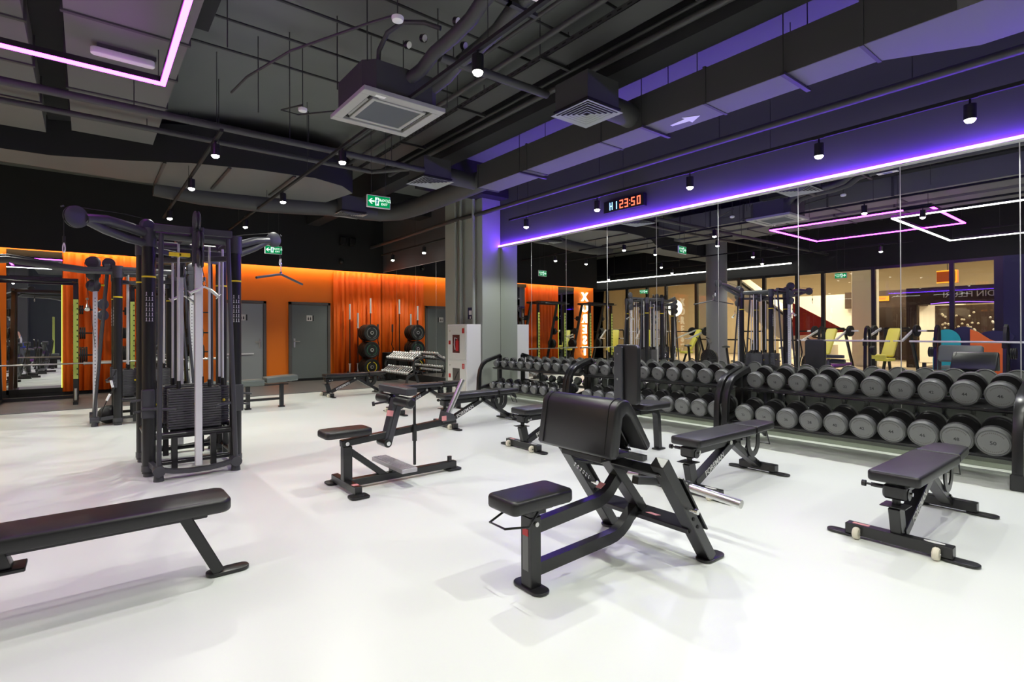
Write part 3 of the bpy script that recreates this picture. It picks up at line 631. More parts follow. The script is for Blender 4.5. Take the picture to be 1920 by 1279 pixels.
t = thing('camera_dome', 'small black dome camera on the black wall above the curtain', 'camera', (5.45, 14.30, 3.22))
MB().sph((0, 0, 0), 0.07, 16).cyl((0, 0, 0.02), (0, 0.06, 0.06), 0.05).build('dome', 'metal', t)
t = thing('wall_speaker', 'pair of small black speakers high on the dark back wall', 'speaker', (5.6, 14.26, 3.78)); MB().box((-0.12, 0, 0), (0.16, 0.14, 0.22), 0.02).box((0.14, 0, 0), (0.16, 0.14, 0.22), 0.02).build('cabinet', 'metal', t)

# ------------------------------------------------------------------ fire cabinet and pipes at the pillar
t = thing('fire_hose_cabinet', 'tall white fire cabinet with two windows on the grey pillar', 'fire cabinet', (6.06, 9.18, 0))
MB().bb(-0.17, 0.17, -0.36, 0.36, 0.02, 1.45, 0.004).build('body', 'white', t)
for k, (z0, z1) in enumerate(((0.74, 1.42), (0.06, 0.72))):
    d = MB().bb(-0.186, -0.17, -0.33, 0.33, z0, z1, 0.004).build('door', 'offwhite', t)
    MB().bb(-0.190, -0.186, -0.12, 0.14, z0 + 0.13, z0 + 0.50).build('window', 'redglass' if k == 0 else 'greyglass', d)
    MB().bb(-0.20, -0.186, 0.22, 0.28, z0 + 0.30, z0 + 0.38, 0.002).build('seal_box', 'red', d)
    MB().cyl((-0.186, 0.24, z1 - 0.10), (-0.20, 0.24, z1 - 0.10), 0.012).box((-0.2, 0.235, z1 - 0.11), (0.006, 0.01, 0.03)).build('lock', 'steel', d)
    if k == 0:
        MB().bb(-0.1895, -0.186, -0.29, -0.21, z1 - 0.15, z1 - 0.05).build('fire_sticker', 'red', d)
        MB().cyl((-0.192, -0.05, z0 + 0.17), (-0.192, -0.05, z0 + 0.38), 0.04).cyl((-0.192, -0.05, z0 + 0.38), (-0.192, -0.05, z0 + 0.42), 0.015).build('extinguisher', 'red', d)
        MB().tube([(-0.2, -0.05, z0 + 0.42), (-0.2, 0.04, z0 + 0.44), (-0.2, 0.06, z0 + 0.3), (-0.2, 0.03, z0 + 0.2)], 0.008).build('hose', 'white', d)
    else:
        MB().bb(-0.1895, -0.186, -0.29, -0.21, z1 - 0.16, z1 - 0.06).build('hydrant_sticker', 'red', d); MB().bb(-0.1900, -0.1895, -0.255, -0.245, z1 - 0.145, z1 - 0.075).build('sticker_mark', 'white', d)
        MB().tube([(-0.195, -0.08, z0 + 0.44), (-0.195, -0.02, z0 + 0.38), (-0.195, 0.05, z0 + 0.28), (-0.195, 0.07, z0 + 0.16)], 0.010).build('hose', 'rubberblack', d)
for k, (y, r) in enumerate(((9.66, .035), (9.45, .035), (8.99, .035))):
    o = MB().cyl((6.17, y, 0.0), (6.17, y, ZC), r, n=16).build('vertical_pipe', 'pillar'); tag(o, 'grey vertical pipe against the grey pillar, %s from the mirror panels' % ORD[2 - k], 'pipe')
t = thing('navy_notice', 'small navy notice with white pictogram on the grey pillar', 'notice', (6.233, 9.2, 1.68)); MB().bb(-0.004, 0.004, -0.09, 0.09, -0.12, 0.12).build('sheet', 'navy', t); MB().bb(-0.006, -0.004, -0.05, 0.05, -0.03, 0.06).bb(-0.006, -0.004, -0.02, 0.02, -0.11, -0.06).build('pictogram', 'white', t)
# ------------------------------------------------------------------ adjustable benches (length along +x)
def make_adj_bench():
    t = thing('adjustable_bench', '', 'bench')
    MB().bb(-0.035, 0.035, -0.27, 0.27, 0.018, 0.083, 0.004).build('front_base', 'metal', t)
    MB().bb(1.065, 1.135, -0.17, 0.17, 0.018, 0.083, 0.004).build('rear_base', 'metal', t)
    for x, s, w in ((0, 1, 0.27), (0, -1, 0.27), (1.1, 1, 0.17), (1.1, -1, 0.17)):
        MB().prism(rrect(0.18, 0.085, 0.042, 5), 0.014, Matrix.Translation((x, s * (w + 0.025), 0.003)) @ Matrix.Rotation(R(90), 4, 'Z'), 0.003).build('foot_plate', 'metal', t)
    MB().beam((0.03, 0, 0.07), (-0.02, 0, 0.25), 0.09, 0.06, (0, 1, 0)).box((-0.025, 0, 0.255), (0.12, 0.13, 0.006)).build('front_post', 'metal', t)
    MB().cyl((-0.01, 0, 0.24), (-0.01, 0, 0.32), 0.022).box((0.0, 0, 0.335), (0.11, 0.12, 0.085), 0.012).cyl((0.0, -0.065, 0.325), (0.0, 0.065, 0.325), 0.035).build('pivot_block', 'metal', t)
    d = MB().beam((0.04, 0, 0.075), (0.70, 0, 0.375), 0.06, 0.075, (0, 1, 0)).build('diagonal_beam', 'metal', t)
    dx = Vector((0.66, 0, 0.30)).normalized()
    text('lettering', 'FOREMAN', 0.066, 'offwhite', d, frame_m((0.30, -0.0385, 0.193), dx, dx.cross(Vector((0, -1, 0))) * -1), 0.001, 0.0012, 1.0)
    MB().beam((1.08, 0, 0.06), (0.84, 0, 0.20), 0.055, 0.075, (0, 1, 0)).beam((0.86, 0, 0.185), (0.58, 0, 0.355), 0.055, 0.075, (0, 1, 0)).box((1.04, 0, 0.10), (0.12, 0.09, 0.012), ry=R(30)).build('rear_leg', 'metal', t)
    MB().beam((0.03, 0, 0.325), (0.52, 0, 0.335), 0.05, 0.045, (0, 1, 0)).beam((0.05, 0.0, 0.375), (0.80, 0, 0.378), 0.11, 0.025, (0, 1, 0)).build('support_rail', 'metal', t)
    MB().cyl((0.55, -0.045, 0.34), (0.55, 0.045, 0.34), 0.020).cyl((0.08, -0.04, 0.325), (0.08, 0.04, 0.325), 0.012).cyl((0.02, -0.075, 0.325), (0.02, 0.075, 0.325), 0.012).cyl((0.86, -0.055, 0.33), (0.86, 0.055, 0.33), 0.012).build('bolts', 'steel', t)
    pts = [(0.92 + 0.115 * math.cos(R(a)), 0.30 + 0.135 * math.sin(R(a))) for a in range(-180, 15, 15)] + [(1.035, 0.39), (0.985, 0.39)]
    pts += [(0.92 + 0.058 * math.cos(R(a)), 0.30 + 0.085 * math.sin(R(a))) for a in range(0, -195, -15)] + [(0.862, 0.37), (0.805, 0.37)]
    for y in (-0.045, 0.045): MB().prism(pts, 0.010, frame_m((0, y + 0.005, 0), (1, 0, 0), (0, 0, 1))).build('adjuster_plate', 'metal', t)
    pad(MB(), -0.08, 0.82, -0.135, 0.135, 0.388, 0.452, 0.03, 0.016).build('backrest_pad', 'leather', t)
    MB().prism([(0.845, -0.128), (1.20, -0.105), (1.235, -0.07), (1.235, 0.07), (1.20, 0.105), (0.845, 0.128)], 0.062, Matrix.Translation((0, 0, 0.392)), 0.016).build('seat_pad', 'leather', t)
    MB().box((1.03, 0, 0.375), (0.30, 0.10, 0.03), 0.004).prism([(1.12, 0.37), (1.22, 0.37), (1.25, 0.30), (1.20, 0.31)], 0.01, frame_m((0, 0, 0), (1, 0, 0), (0, 0, 1))).build('seat_bracket', 'metal', t)
    MB().tube([(1.16, -0.05, 0.36), (1.22, -0.05, 0.24), (1.22, 0.05, 0.24), (1.16, 0.05, 0.36)], 0.006, 8).build('handle', 'metal', t)
    for s in (-1, 1):
        w = MB().lathe([(0.012, -0.016), (0.030, -0.016), (0.036, -0.008), (0.036, 0.008), (0.030, 0.016), (0.012, 0.016)], (-0.052, s * 0.20, 0.037), (0, 1, 0), 20).build('wheel', 'wheelw', t)
        MB().cyl((-0.052, s * 0.20 - 0.022, 0.037), (-0.052, s * 0.20 + 0.022, 0.037), 0.008).build('axle', 'steel', w)
    MB().cyl((-0.01, 0.06, 0.35), (-0.01, 0.13, 0.35), 0.013).cyl((-0.01, 0.13, 0.35), (-0.01, 0.16, 0.35), 0.007).cyl((-0.01, 0.16, 0.35), (-0.01, 0.18, 0.35), 0.019).build('pull_knob', 'metal', t)
    MB().prism([(0.05 * math.cos(R(a)), 0.018 * math.sin(R(a))) for a in range(0, 360, 20)], 0.001, Matrix.Translation((0, -0.18, 0.0835)) @ Matrix.Rotation(R(90), 4, 'Z')).build('oval_sticker', 'offwhite', t)
    MB().box((0, 0.19, 0.0838), (0.03, 0.09, 0.001)).build('warning_sticker', 'pink', t)
    return t
adj = make_adj_bench(); first = True
for (x, y, lab) in ((3.80, 1.07, 'black adjustable bench with white lettering and wheels, nearest the right edge'),
                    (3.78, 2.46, 'black adjustable bench with white lettering between the preacher bench and the dumbbells'),
                    (3.79, 4.56, 'black adjustable bench half hidden behind the preacher arm pad'),
                    (3.83, 6.27, 'black adjustable bench in front of the fire cabinet, nearer of two'),
                    (3.85, 7.82, 'black adjustable bench behind the calf machine rollers'),
                    (3.82, 10.78, 'black adjustable bench farthest away, in front of the orange curtain and plate tree')):
    if first: o = adj; first = False; o.location = (x, y, 0); o['label'] = lab
    else: o = copy_tree(adj, (x, y, 0), 0, lab)
    o['group'] = 'adjustable benches in a row before the dumbbell racks'

# ------------------------------------------------------------------ flat bench, near left
t = thing('flat_bench', 'long black flat bench with slanted legs, nearest the left corner', 'bench', (-0.20, 3.24, 0))
pad(MB(), -0.95, 0.80, -0.145, 0.145, 0.365, 0.435, 0.06, 0.018).build('bench_pad', 'leather', t)
MB().bb(-0.157, -0.153, -0.146, 0.146, 0.37, 0.4362).build('seam', 'metal', t)
MB().bb(-0.90, 0.70, -0.035, 0.035, 0.325, 0.367, 0.004).build('rail', 'metal', t)
MB().beam((0.585, 0, 0.37), (0.755, 0, 0.02), 0.055, 0.075, (0, 1, 0)).build('leg', 'metal', t)
MB().beam((-0.70, 0, 0.37), (-0.76, 0, 0.02), 0.055, 0.075, (0, 1, 0)).build('leg', 'metal', t)
MB().prism([(-0.55, 0.27), (-0.055, 0.27), (-0.085, 0.365), (-0.55, 0.365)], 0.09, frame_m((0, 0.045, 0), (1, 0, 0), (0, 0, 1)), 0.003).bb(-0.55, -0.01, -0.065, 0.065, 0.252, 0.27, 0.004).build('hinge_bracket', 'metal', t)
MB().cyl((-0.125, -0.052, 0.30), (-0.125, -0.045, 0.30), 0.011).build('bolt', 'chrome', t)
MB().prism(rrect(0.21, 0.09, 0.04), 0.018, Matrix.Translation((0.80, 0, 0.003)), 0.004).build('foot_plate', 'metal', t)
MB().box((-0.76, 0, 0.03), (0.09, 0.50, 0.05), 0.004).build('cross_base', 'metal', t)
MB().bb(-0.18, -0.12, 0.10, 0.16, 0.40, 0.62).build('grip_post', 'metal', t)

# ------------------------------------------------------------------ preacher curl bench
t = thing('preacher_bench', 'black preacher curl bench with large slanted arm pad, nearest the camera', 'exercise bench', (1.76, 2.06, 0))
pad(MB(), -0.20, 0.20, -0.115, 0.115, 0.425, 0.495, 0.035, 0.018).build('seat', 'leather', t)
MB().bb(-0.035, 0.035, -0.04, 0.04, 0.01, 0.37, 0.004).bb(-0.03, 0.03, -0.033, 0.033, 0.36, 0.405).build('seat_post', 'metal', t)
MB().box((0.0, 0, 0.412), (0.20, 0.12, 0.016), 0.003).box((0.03, 0, 0.39), (0.09, 0.07, 0.03), 0.003).build('seat_plate', 'metal', t)
MB().tube([(-0.03, -0.09, 0.415), (-0.10, -0.10, 0.36), (-0.22, -0.07, 0.37), (-0.22, 0.05, 0.37), (-0.06, 0.08, 0.41)], 0.006, 8).build('height_handle', 'metal', t)
MB().prism(rrect(0.22, 0.10, 0.045), 0.014, Matrix.Translation((0, 0, 0.003)) @ Matrix.Rotation(R(90), 4, 'Z'), 0.004).build('foot_plate', 'metal', t)
MB().cyl((0.0, -0.05, 0.335), (0.0, -0.04, 0.335), 0.012).build('height_pin', 'steel', t)
MB().bb(-0.0365, -0.035, -0.022, 0.022, 0.10, 0.31).build('instruction_sticker', 'dbface', t)
MB().bb(-0.0375, -0.036, -0.022, 0.022, 0.275, 0.31).build('red_sticker', 'red', t)
P1 = [(0.03, 0, 0.31), (0.45, 0, 0.34)] + [(0.45 + 0.22 * math.sin(R(a)), 0, 0.34 + 0.22 * (1 - math.cos(R(a)))) for a in (12, 25, 38, 50)] + [(0.74, 0, 0.53)]
MB().sweep(P1, 0.05, 0.065).build('upper_beam', 'metal', t)
P2 = [(0.03, 0, 0.095), (0.58, 0, 0.115)] + [(0.58 + 0.24 * math.sin(R(a)), 0, 0.115 + 0.24 * (1 - math.cos(R(a)))) for a in (12, 25, 38, 50)] + [(0.88, 0, 0.27)]
MB().sweep(P2, 0.05, 0.065).build('lower_beam', 'metal', t)
MB().beam((0.53, 0, 0.63), (0.90, 0, 0.19), 0.055, 0.085, (0, 1, 0)).build('centre_upright', 'metal', t)
for s, y in ((-1, -0.37), (1, 0.34)):
    f = MB().beam((0.56, y, 0.62), (1.0, y, 0.018), 0.065, 0.085, (0, 1, 0)).build('side_upright', 'metal', t)
    MB().prism(rrect(0.20, 0.10, 0.045), 0.014, Matrix.Translation((1.03, y, 0.003)), 0.004).build('foot_plate', 'metal', t)
    MB().cyl((0.80, y - 0.047, 0.285), (0.80, y - 0.044, 0.285), 0.010).cyl((0.84, y - 0.047, 0.235), (0.84, y - 0.044, 0.235), 0.010).build('pin_hole', 'dark', f)
    MB().cyl((0.755, y - 0.09, 0.345), (0.755, y - 0.03, 0.345), 0.009).cyl((0.755, y - 0.10, 0.345), (0.755, y - 0.08, 0.345), 0.014).build('pin', 'chrome', f)
    MB().beam((0.70, y, 0.52), (0.93, y, 0.20), 0.012, 0.10, (0, 1, 0)).build('guard', 'metal', f)
MB().beam((0.60, -0.37, 0.555), (0.60, 0.34, 0.555), 0.05, 0.07, (1, 0, -0.6)).build('upper_crossbar', 'metal', t)
MB().beam((0.86, -0.37, 0.215), (0.86, 0.34, 0.215), 0.035, 0.10, (1, 0, 0.35)).build('lower_crossbar', 'metal', t)
MB().box((0.80, -0.15, 0.245), (0.05, 0.07, 0.002), ry=R(12)).build('warning_sticker', 'pink', t)
MB().box((0.52, 0, 0.4255), (0.045, 0.04, 0.002), ry=R(-28)).build('warning_sticker', 'pink', t)
# arm pad: two slanted slabs meeting in a rounded ridge, one continuous cushion
prof = [(0.308, 0.665), (0.345, 0.885)] + [(0.415 - 0.070 * math.cos(R(a)), 0.880 + 0.065 * math.sin(R(a))) for a in (15, 35, 55, 75, 90, 110, 130)] + [(0.50, 0.885), (0.630, 0.695), (0.628, 0.670), (0.605, 0.655), (0.470, 0.845), (0.430, 0.868), (0.405, 0.85), (0.372, 0.665), (0.350, 0.645), (0.322, 0.648)]
ap = MB().prism(prof, 0.565, frame_m((0, 0.30, 0), (1, 0, 0), (0, 0, 1)), 0.014).build('arm_pad', 'leather', t, angle=50)
for y in (-0.215, 0.25):
    MB().tube([(0.44 + (a_ - 0.44) * 1.016, y, 0.72 + (b_ - 0.72) * 1.010) for a_, b_ in prof[:10]], 0.0025, 6).build('seam', 'metal', ap)
MB().beam((0.385, 0.02, 0.62), (0.425, 0.02, 0.85), 0.010, 0.36, (0, 1, 0)).beam((0.595, 0.02, 0.64), (0.455, 0.02, 0.845), 0.010, 0.36, (0, 1, 0)).bb(0.38, 0.61, -0.13, 0.17, 0.60, 0.625).build('pad_frame', 'metal', t)
MB().cyl((0.55, -0.16, 0.675), (0.55, -0.18, 0.675), 0.012).build('bolt', 'chrome', t)
MB().tube([(0.62, -0.33, 0.50), (0.78, -0.30, 0.46), (0.92, -0.10, 0.44), (0.92, 0.12, 0.44), (0.78, 0.30, 0.46), (0.62, 0.31, 0.50)], 0.014, 10).build('bar_catch', 'metal', t)
for s, y in ((-1, -0.06), (1, 0.30)):
    h = MB().cyl((1.29, y, 0.29), (1.29, y - 0.36 if s < 0 else y + 0.3, 0.265), 0.026, n=24).build('plate_horn', 'steel', t)
    MB().cyl((1.29, y + 0.01, 0.29), (1.29, y - 0.015, 0.289), 0.040, n=20).build('collar', 'metal', h)
MB().beam((0.95, 0.1, 0.36), (1.29, 0.1, 0.29), 0.05, 0.05, (0, 1, 0)).cyl((1.29, 0.30, 0.29), (1.29, -0.06, 0.29), 0.018).build('horn_arm', 'metal', t)
mb = MB(); [mb.tube([(0.60 + 0.025 * k + 0.008 * math.cos(a_), 0.28, 0.48 - 0.02 * k + 0.012 * math.sin(a_)) for a_ in [j * PI / 3 for j in range(6)]], 0.0025, 5, True) for k in range(6)]; mb.build('chain', 'chrome', t)

# ------------------------------------------------------------------ calf machine
t = thing('calf_machine', 'black seated calf machine with thigh rollers and checkered foot plate', 'exercise machine', (1.67, 4.30, 0))
pad(MB(), -0.20, 0.20, -0.11, 0.13, 0.445, 0.505, 0.05, 0.018).build('seat', 'leather', t)
MB().bb(-0.03, 0.03, -0.27, 0.25, 0.025, 0.085, 0.004).build('front_base', 'metal', t)
MB().bb(-0.03, 0.045, -0.035, 0.035, 0.08, 0.36, 0.004).build('seat_post', 'metal', t)
MB().beam((0.0, 0, 0.055), (1.06, 0, 0.055), 0.06, 0.065, (0, 1, 0)).build('lower_beam', 'metal', t)
MB().beam((-0.04, 0, 0.385), (1.06, 0, 0.47), 0.055, 0.065, (0, 1, 0)).build('upper_beam', 'metal', t)
MB().beam((0.03, 0, 0.32), (0.34, 0, 0.07), 0.05, 0.055, (0, 1, 0)).build('brace', 'metal', t)
MB().beam((0.35, 0, 0.35), (0.45, 0, 0.72), 0.055, 0.085, (0, 1, 0)).beam((0.37, -0.045, 0.35), (0.48, -0.045, 0.72), 0.05, 0.012, (0, 1, 0)).build('lever_arm', 'metal2', t)
MB().cyl((0.35, -0.06, 0.345), (0.35, 0.10, 0.345), 0.036).build('pivot_tube', 'metal', t)
MB().cyl((0.35, -0.072, 0.345), (0.35, -0.055, 0.345), 0.018).cyl((0.0, -0.045, 0.385), (0.0, -0.03, 0.385), 0.016).build('bolts', 'chrome', t)
for y0, y1 in ((-0.31, -0.05), (0.05, 0.31)): MB().lathe([(0.03, 0), (0.046, 0.012), (0.046, (y1 - y0) - 0.012), (0.03, y1 - y0)], (0.44, y0, 0.705), (0, 1, 0), 20).build('roller_pad', 'leather', t)
MB().bb(0.41, 0.51, -0.29, 0.27, 0.765, 0.83, 0.010).build('top_block', 'metal2', t)
MB().cyl((0.40, 0.05, 0.69), (0.30, 0.12, 0.67), 0.009).cyl((0.31, 0.12, 0.672), (0.29, 0.13, 0.668), 0.02).build('adjust_knob', 'metal', t)
MB().box((0.375, -0.045, 0.60), (0.06, 0.003, 0.05), ry=R(12)).build('warning_sticker', 'pink', t)
MB().beam((0.61, -0.045, 0.72), (0.61, -0.045, 0.12), 0.022, 0.022, (0, 1, 0)).beam((0.61, -0.045, 0.48), (0.61, -0.045, 0.33), 0.032, 0.034, (0, 1, 0)).build('safety_rod', 'metal', t)
fp = MB().bb(0.36, 0.50, -0.30, 0.30, 0.130, 0.165, 0.003).build('foot_plate', 'tread', t)
mb = MB(); [mb.box((0.375 + 0.022 * i, -0.29 + 0.025 * j, 0.1665), (0.018, 0.006, 0.003), rz=R(45 if (i + j) % 2 else -45)) for i in range(6) for j in range(24)]; mb.build('checker_tread', 'tread', fp)
MB().bb(0.40, 0.46, -0.035, 0.035, 0.085, 0.13).build('plate_post', 'metal', t)
h = MB().cyl((0.97, 0, 0.50), (1.15, 0, 0.84), 0.025, n=24).build('plate_horn', 'steel', t)
MB().prism([(0.90, 0.46), (1.05, 0.47), (1.02, 0.53), (0.93, 0.56)], 0.09, frame_m((0, 0.045, 0), (1, 0, 0), (0, 0, 1)), 0.004).build('horn_bracket', 'metal2', t)
MB().box((0.915, -0.047, 0.50), (0.05, 0.002, 0.045)).build('warning_sticker', 'pink', t)
MB().cyl((1.00, 0, 0.085), (1.00, 0, 0.13), 0.022).build('bumper', 'metal', t)
for x, y in ((0, -0.27), (0, 0.25), (1.03, 0)): MB().prism(rrect(0.15, 0.13, 0.03), 0.016, Matrix.Translation((x, y, 0.003)), 0.004).lathe([(0.05, 0.003), (0.04, 0.03)], (x, y, 0)).build('foot', 'rubberblack', t)
MB().box((0.0, -0.2, 0.0855), (0.05, 0.05, 0.002)).build('warning_sticker', 'pink', t)

# ------------------------------------------------------------------ utility seat with tall back
t = thing('utility_bench', 'black seat with tall upright backrest in front of the middle dumbbell rack', 'bench', (4.45, 3.60, 0))
pad(MB(), 0.06, 0.50, -0.17, 0.17, 0.47, 0.535, 0.06, 0.018).build('seat', 'leather', t)
MB().prism(rrect(0.30, 0.62, 0.05, 6, 0, 0.85), 0.065, frame_m((-0.075, 0, 0.0), (0, 1, 0), (0, 0, 1)), 0.016).build('backrest_pad', 'leather', t)
MB().bb(-0.115, -0.078, 0.02, 0.13, 0.40, 1.14, 0.01).build('back_plate', 'metal2', t)
MB().cyl((-0.118, 0.075, 1.06), (-0.113, 0.075, 1.06), 0.012).cyl((-0.118, 0.075, 0.80), (-0.113, 0.075, 0.80), 0.012).build('bolts', 'chrome', t)
MB().sweep([(0.12, 0, 0.44), (0.36, 0, 0.44), (0.42, 0, 0.42), (0.445, 0, 0.37), (0.47, 0, 0.02)], 0.07, 0.05).build('leg', 'metal', t)
MB().beam((-0.09, 0, 0.50), (-0.10, 0, 0.03), 0.06, 0.07, (0, 1, 0)).beam((-0.09, 0, 0.44), (0.15, 0, 0.44), 0.05, 0.06, (0, 1, 0)).build('leg', 'metal', t)
MB().bb(-0.14, -0.06, -0.26, 0.26, 0.01, 0.06, 0.004).build('rear_base', 'metal', t)
MB().prism(rrect(0.14, 0.10, 0.02), 0.012, Matrix.Translation((0.48, -0.0, 0.003)), 0.003).build('foot_plate', 'metal', t)

# ------------------------------------------------------------------ grey sit-up bench behind the cable machine
t = thing('situp_bench', 'grey vinyl bench on two dark legs, right behind the big cable machine', 'bench', (2.38, 9.83, 0))
MB().prism([(-0.85, -0.15), (-0.02, -0.15), (-0.02, 0.15), (-0.85, 0.15)], 0.10, Matrix.Translation((0, 0, 0.40)), 0.02).build('backrest_pad', 'greenpad', t)
MB().prism([(0.02, -0.16), (0.42, -0.16), (0.54, -0.12), (0.54, 0.12), (0.42, 0.16), (0.02, 0.16)], 0.10, Matrix.Translation((0, 0, 0.43)) @ Matrix.Rotation(R(-3), 4, 'Y'), 0.02).build('seat_pad', 'greenpad', t)
for x in (-0.72, -0.25, 0.29): MB().bb(x - 0.03, x + 0.03, -0.035, 0.035, 0.02, 0.41).prism(rrect(0.10, 0.10, 0.02), 0.02, Matrix.Translation((x, 0, 0.0))).build('leg', 'metal', t)
MB().bb(-0.72, 0.29, -0.02, 0.02, 0.13, 0.17).bb(-0.8, 0.4, -0.03, 0.03, 0.385, 0.405).build('stretcher', 'metal', t)
# ------------------------------------------------------------------ dumbbell racks and dumbbells
TY0 = R(14)
def rack(y0, y1, label):
    yc = (y0 + y1) / 2; L = (y1 - y0) / 2
    t = thing('dumbbell_rack', label, 'dumbbell rack', (6.1, yc, 0), 0, 'dumbbell racks along the mirror wall')
    out = [(-0.25, 0.0), (-0.25, 0.10), (-0.235, 0.42), (-0.20, 0.58), (-0.14, 0.69), (-0.06, 0.755), (0.05, 0.79), (0.30, 0.86), (0.33, 0.80), (0.08, 0.735), (-0.03, 0.70), (-0.10, 0.645), (-0.15, 0.56), (-0.175, 0.42), (-0.18, 0.10), (-0.18, 0.0)]
    for s in (-1, 1):
        e = MB().prism(out, 0.07, frame_m((0, s * L + 0.035, 0), (1, 0, 0), (0, 0, 1)), 0.006).build('end_frame', 'metal', t)
        MB().bb(-0.262, -0.17, s * L - 0.045, s * L + 0.045, 0, 0.13, 0.008).build('foot_cap', 'metal', e)
        MB().bb(0.26, 0.33, s * (L - 0.0) - 0.035, s * L + 0.035, 0, 0.83, 0.004).beam((-0.2, s * L, 0.05), (0.3, s * L, 0.05), 0.06, 0.06, (0, 1, 0)).beam((-0.17, s * (L - 0.002), 0.22), (0.28, s * (L - 0.002), 0.32), 0.05, 0.05, (0, 1, 0)).build('rear_post', 'metal', t)
    for zc, xc, nm in ((0.245, 0.02, 'lower_shelf'), (0.610, 0.25, 'upper_shelf')):
        w = 0.14
        MB().beam((xc - w + 0.02, -L, zc - w * 0.10), (xc - w + 0.02, L, zc - w * 0.10), 0.018, 0.022, (0, 0, 1), 0.003).beam((xc + w - 0.02, -L, zc + w * 0.25), (xc + w - 0.02, L, zc + w * 0.25), 0.05, 0.035, (0, 0, 1), 0.003).box((xc, 0, zc - 0.005), (0.24, 2 * L, 0.006), 0, ry=-TY0).build(nm, 'metal', t)
    MB().bb(0.29, 0.32, -L, L, 0.10, 0.16, 0.003).build('rear_rail', 'plinth', t)
racks = ((0.83, 3.36, 'dumbbell rack holding the largest dumbbells, nearest the right edge'),
         (3.46, 5.98, 'dumbbell rack holding mid-size dumbbells, middle of three'),
         (6.06, 8.42, 'dumbbell rack holding the smallest grey dumbbells, beside the pillar'))
for a in racks: rack(*a)
def dumbbell(loc, r, th, L, num, label, group):
    t = thing('dumbbell', label, 'dumbbell', loc, 0, group); t.rotation_euler = (0, -TY0, 0)
    MB().cyl((-L / 2 + th * 0.5, 0, 0), (L / 2 - th * 0.5, 0, 0), 0.0165, n=14).build('handle', 'chrome', t)
    for s in (-1, 1):
        h = MB().lathe([(0.03, 0), (r * 0.90, 0), (r, 0.012), (r, th - 0.012), (r * 0.93, th), (r * 0.86, th), (r * 0.84, th - 0.004), (0.005, th - 0.004)], (s * (L / 2 - th), 0, 0), (s, 0, 0), 32).build('weight_head', 'rubbergrey', t)
        MB().lathe([(0.02, -0.001), (r * 0.97, -0.0008), (r * 1.003, 0.010), (r * 1.003, th * 0.45), (r * 0.9, th * 0.45)], (s * (L / 2 - th), 0, 0), (s, 0, 0), 32).build('inner_disc', 'rubberblack', h)
        f = MB().cyl((s * (L / 2 - 0.004), 0, 0), (s * (L / 2 - 0.0015), 0, 0), r * 0.83, n=32).build('end_face', 'dbface', h)
        if num and s < 0:
            text('number', num, r * 0.36, 'dbmark', f, frame_m((-(L / 2 - 0.001), 0, -r * 0.05), (0, -1, 0), (0, 0, 1)), 0.0006, 0.0005)
            mb = MB()
            for k in range(14):
                a = R(35 + k * 8.5); mb.box((-(L / 2 - 0.0013), -math.cos(a) * r * 0.68, math.sin(a) * r * 0.68), (0.0006, r * 0.06, r * 0.09))
            mb.build('ring_print', 'frame', f); mb = MB()
            for k in range(12):
                a = R(222 + k * 8.5); mb.box((-(L / 2 - 0.0013), -math.cos(a) * r * 0.68, math.sin(a) * r * 0.68), (0.0006, r * 0.05, r * 0.07))
            mb.build('ring_print', 'frame', f)
rk = (('right', (0.985, 0.2405, 10), (0.975, 0.2405, 10), 0.112, 0.094), ('middle', (3.49, 0.2365, 10), (3.55, 0.2395, 10), 0.100, 0.080), ('left', (6.14, 0.236, 9), (6.06, 0.240, 10), 0.078, 0.060))
kg = {('right', 0): [50, 48, 46, 44, 42, 40, 38, 36, 34, 32], ('right', 1): [46, 44, 42, 26, 24, 22, 20, 18, 16, 14], ('middle', 0): None, ('middle', 1): None, ('left', 0): None, ('left', 1): None}
for nm, lo, up, r1, r0 in rk:
    for sh, (ya, dy, n) in enumerate((lo, up)):
        for k in range(n):
            f = k / 9.0; r = r1 + (r0 - r1) * f
            if sh == 0 and nm != 'left': r *= 1.10
            th = 0.075 + 0.35 * (r - 0.06); L = 0.15 + 2 * th
            xf = 5.90 if sh == 0 else 6.14; zf = (0.235 if sh == 0 else 0.600) + r
            c = (xf + L / 2 * math.cos(TY0), ya + dy * k, zf + L / 2 * math.sin(TY0) + (0.018 if sh else 0.0))
            num = str(kg[(nm, sh)][k]) if kg[(nm, sh)] else str(30 - k * 2 if nm == 'middle' else 10 - k)
            if nm == 'left': num = None
            dumbbell(c, r, th, L, num, 'grey round dumbbell, %s from the right, %s shelf of %s' % (ORD[k], 'lower' if sh == 0 else 'upper', {'right': 'nearest rack', 'middle': 'middle rack', 'left': 'rack by pillar'}[nm]), 'dumbbells on the %s shelf of the %s rack' % ('lower' if sh == 0 else 'upper', nm))

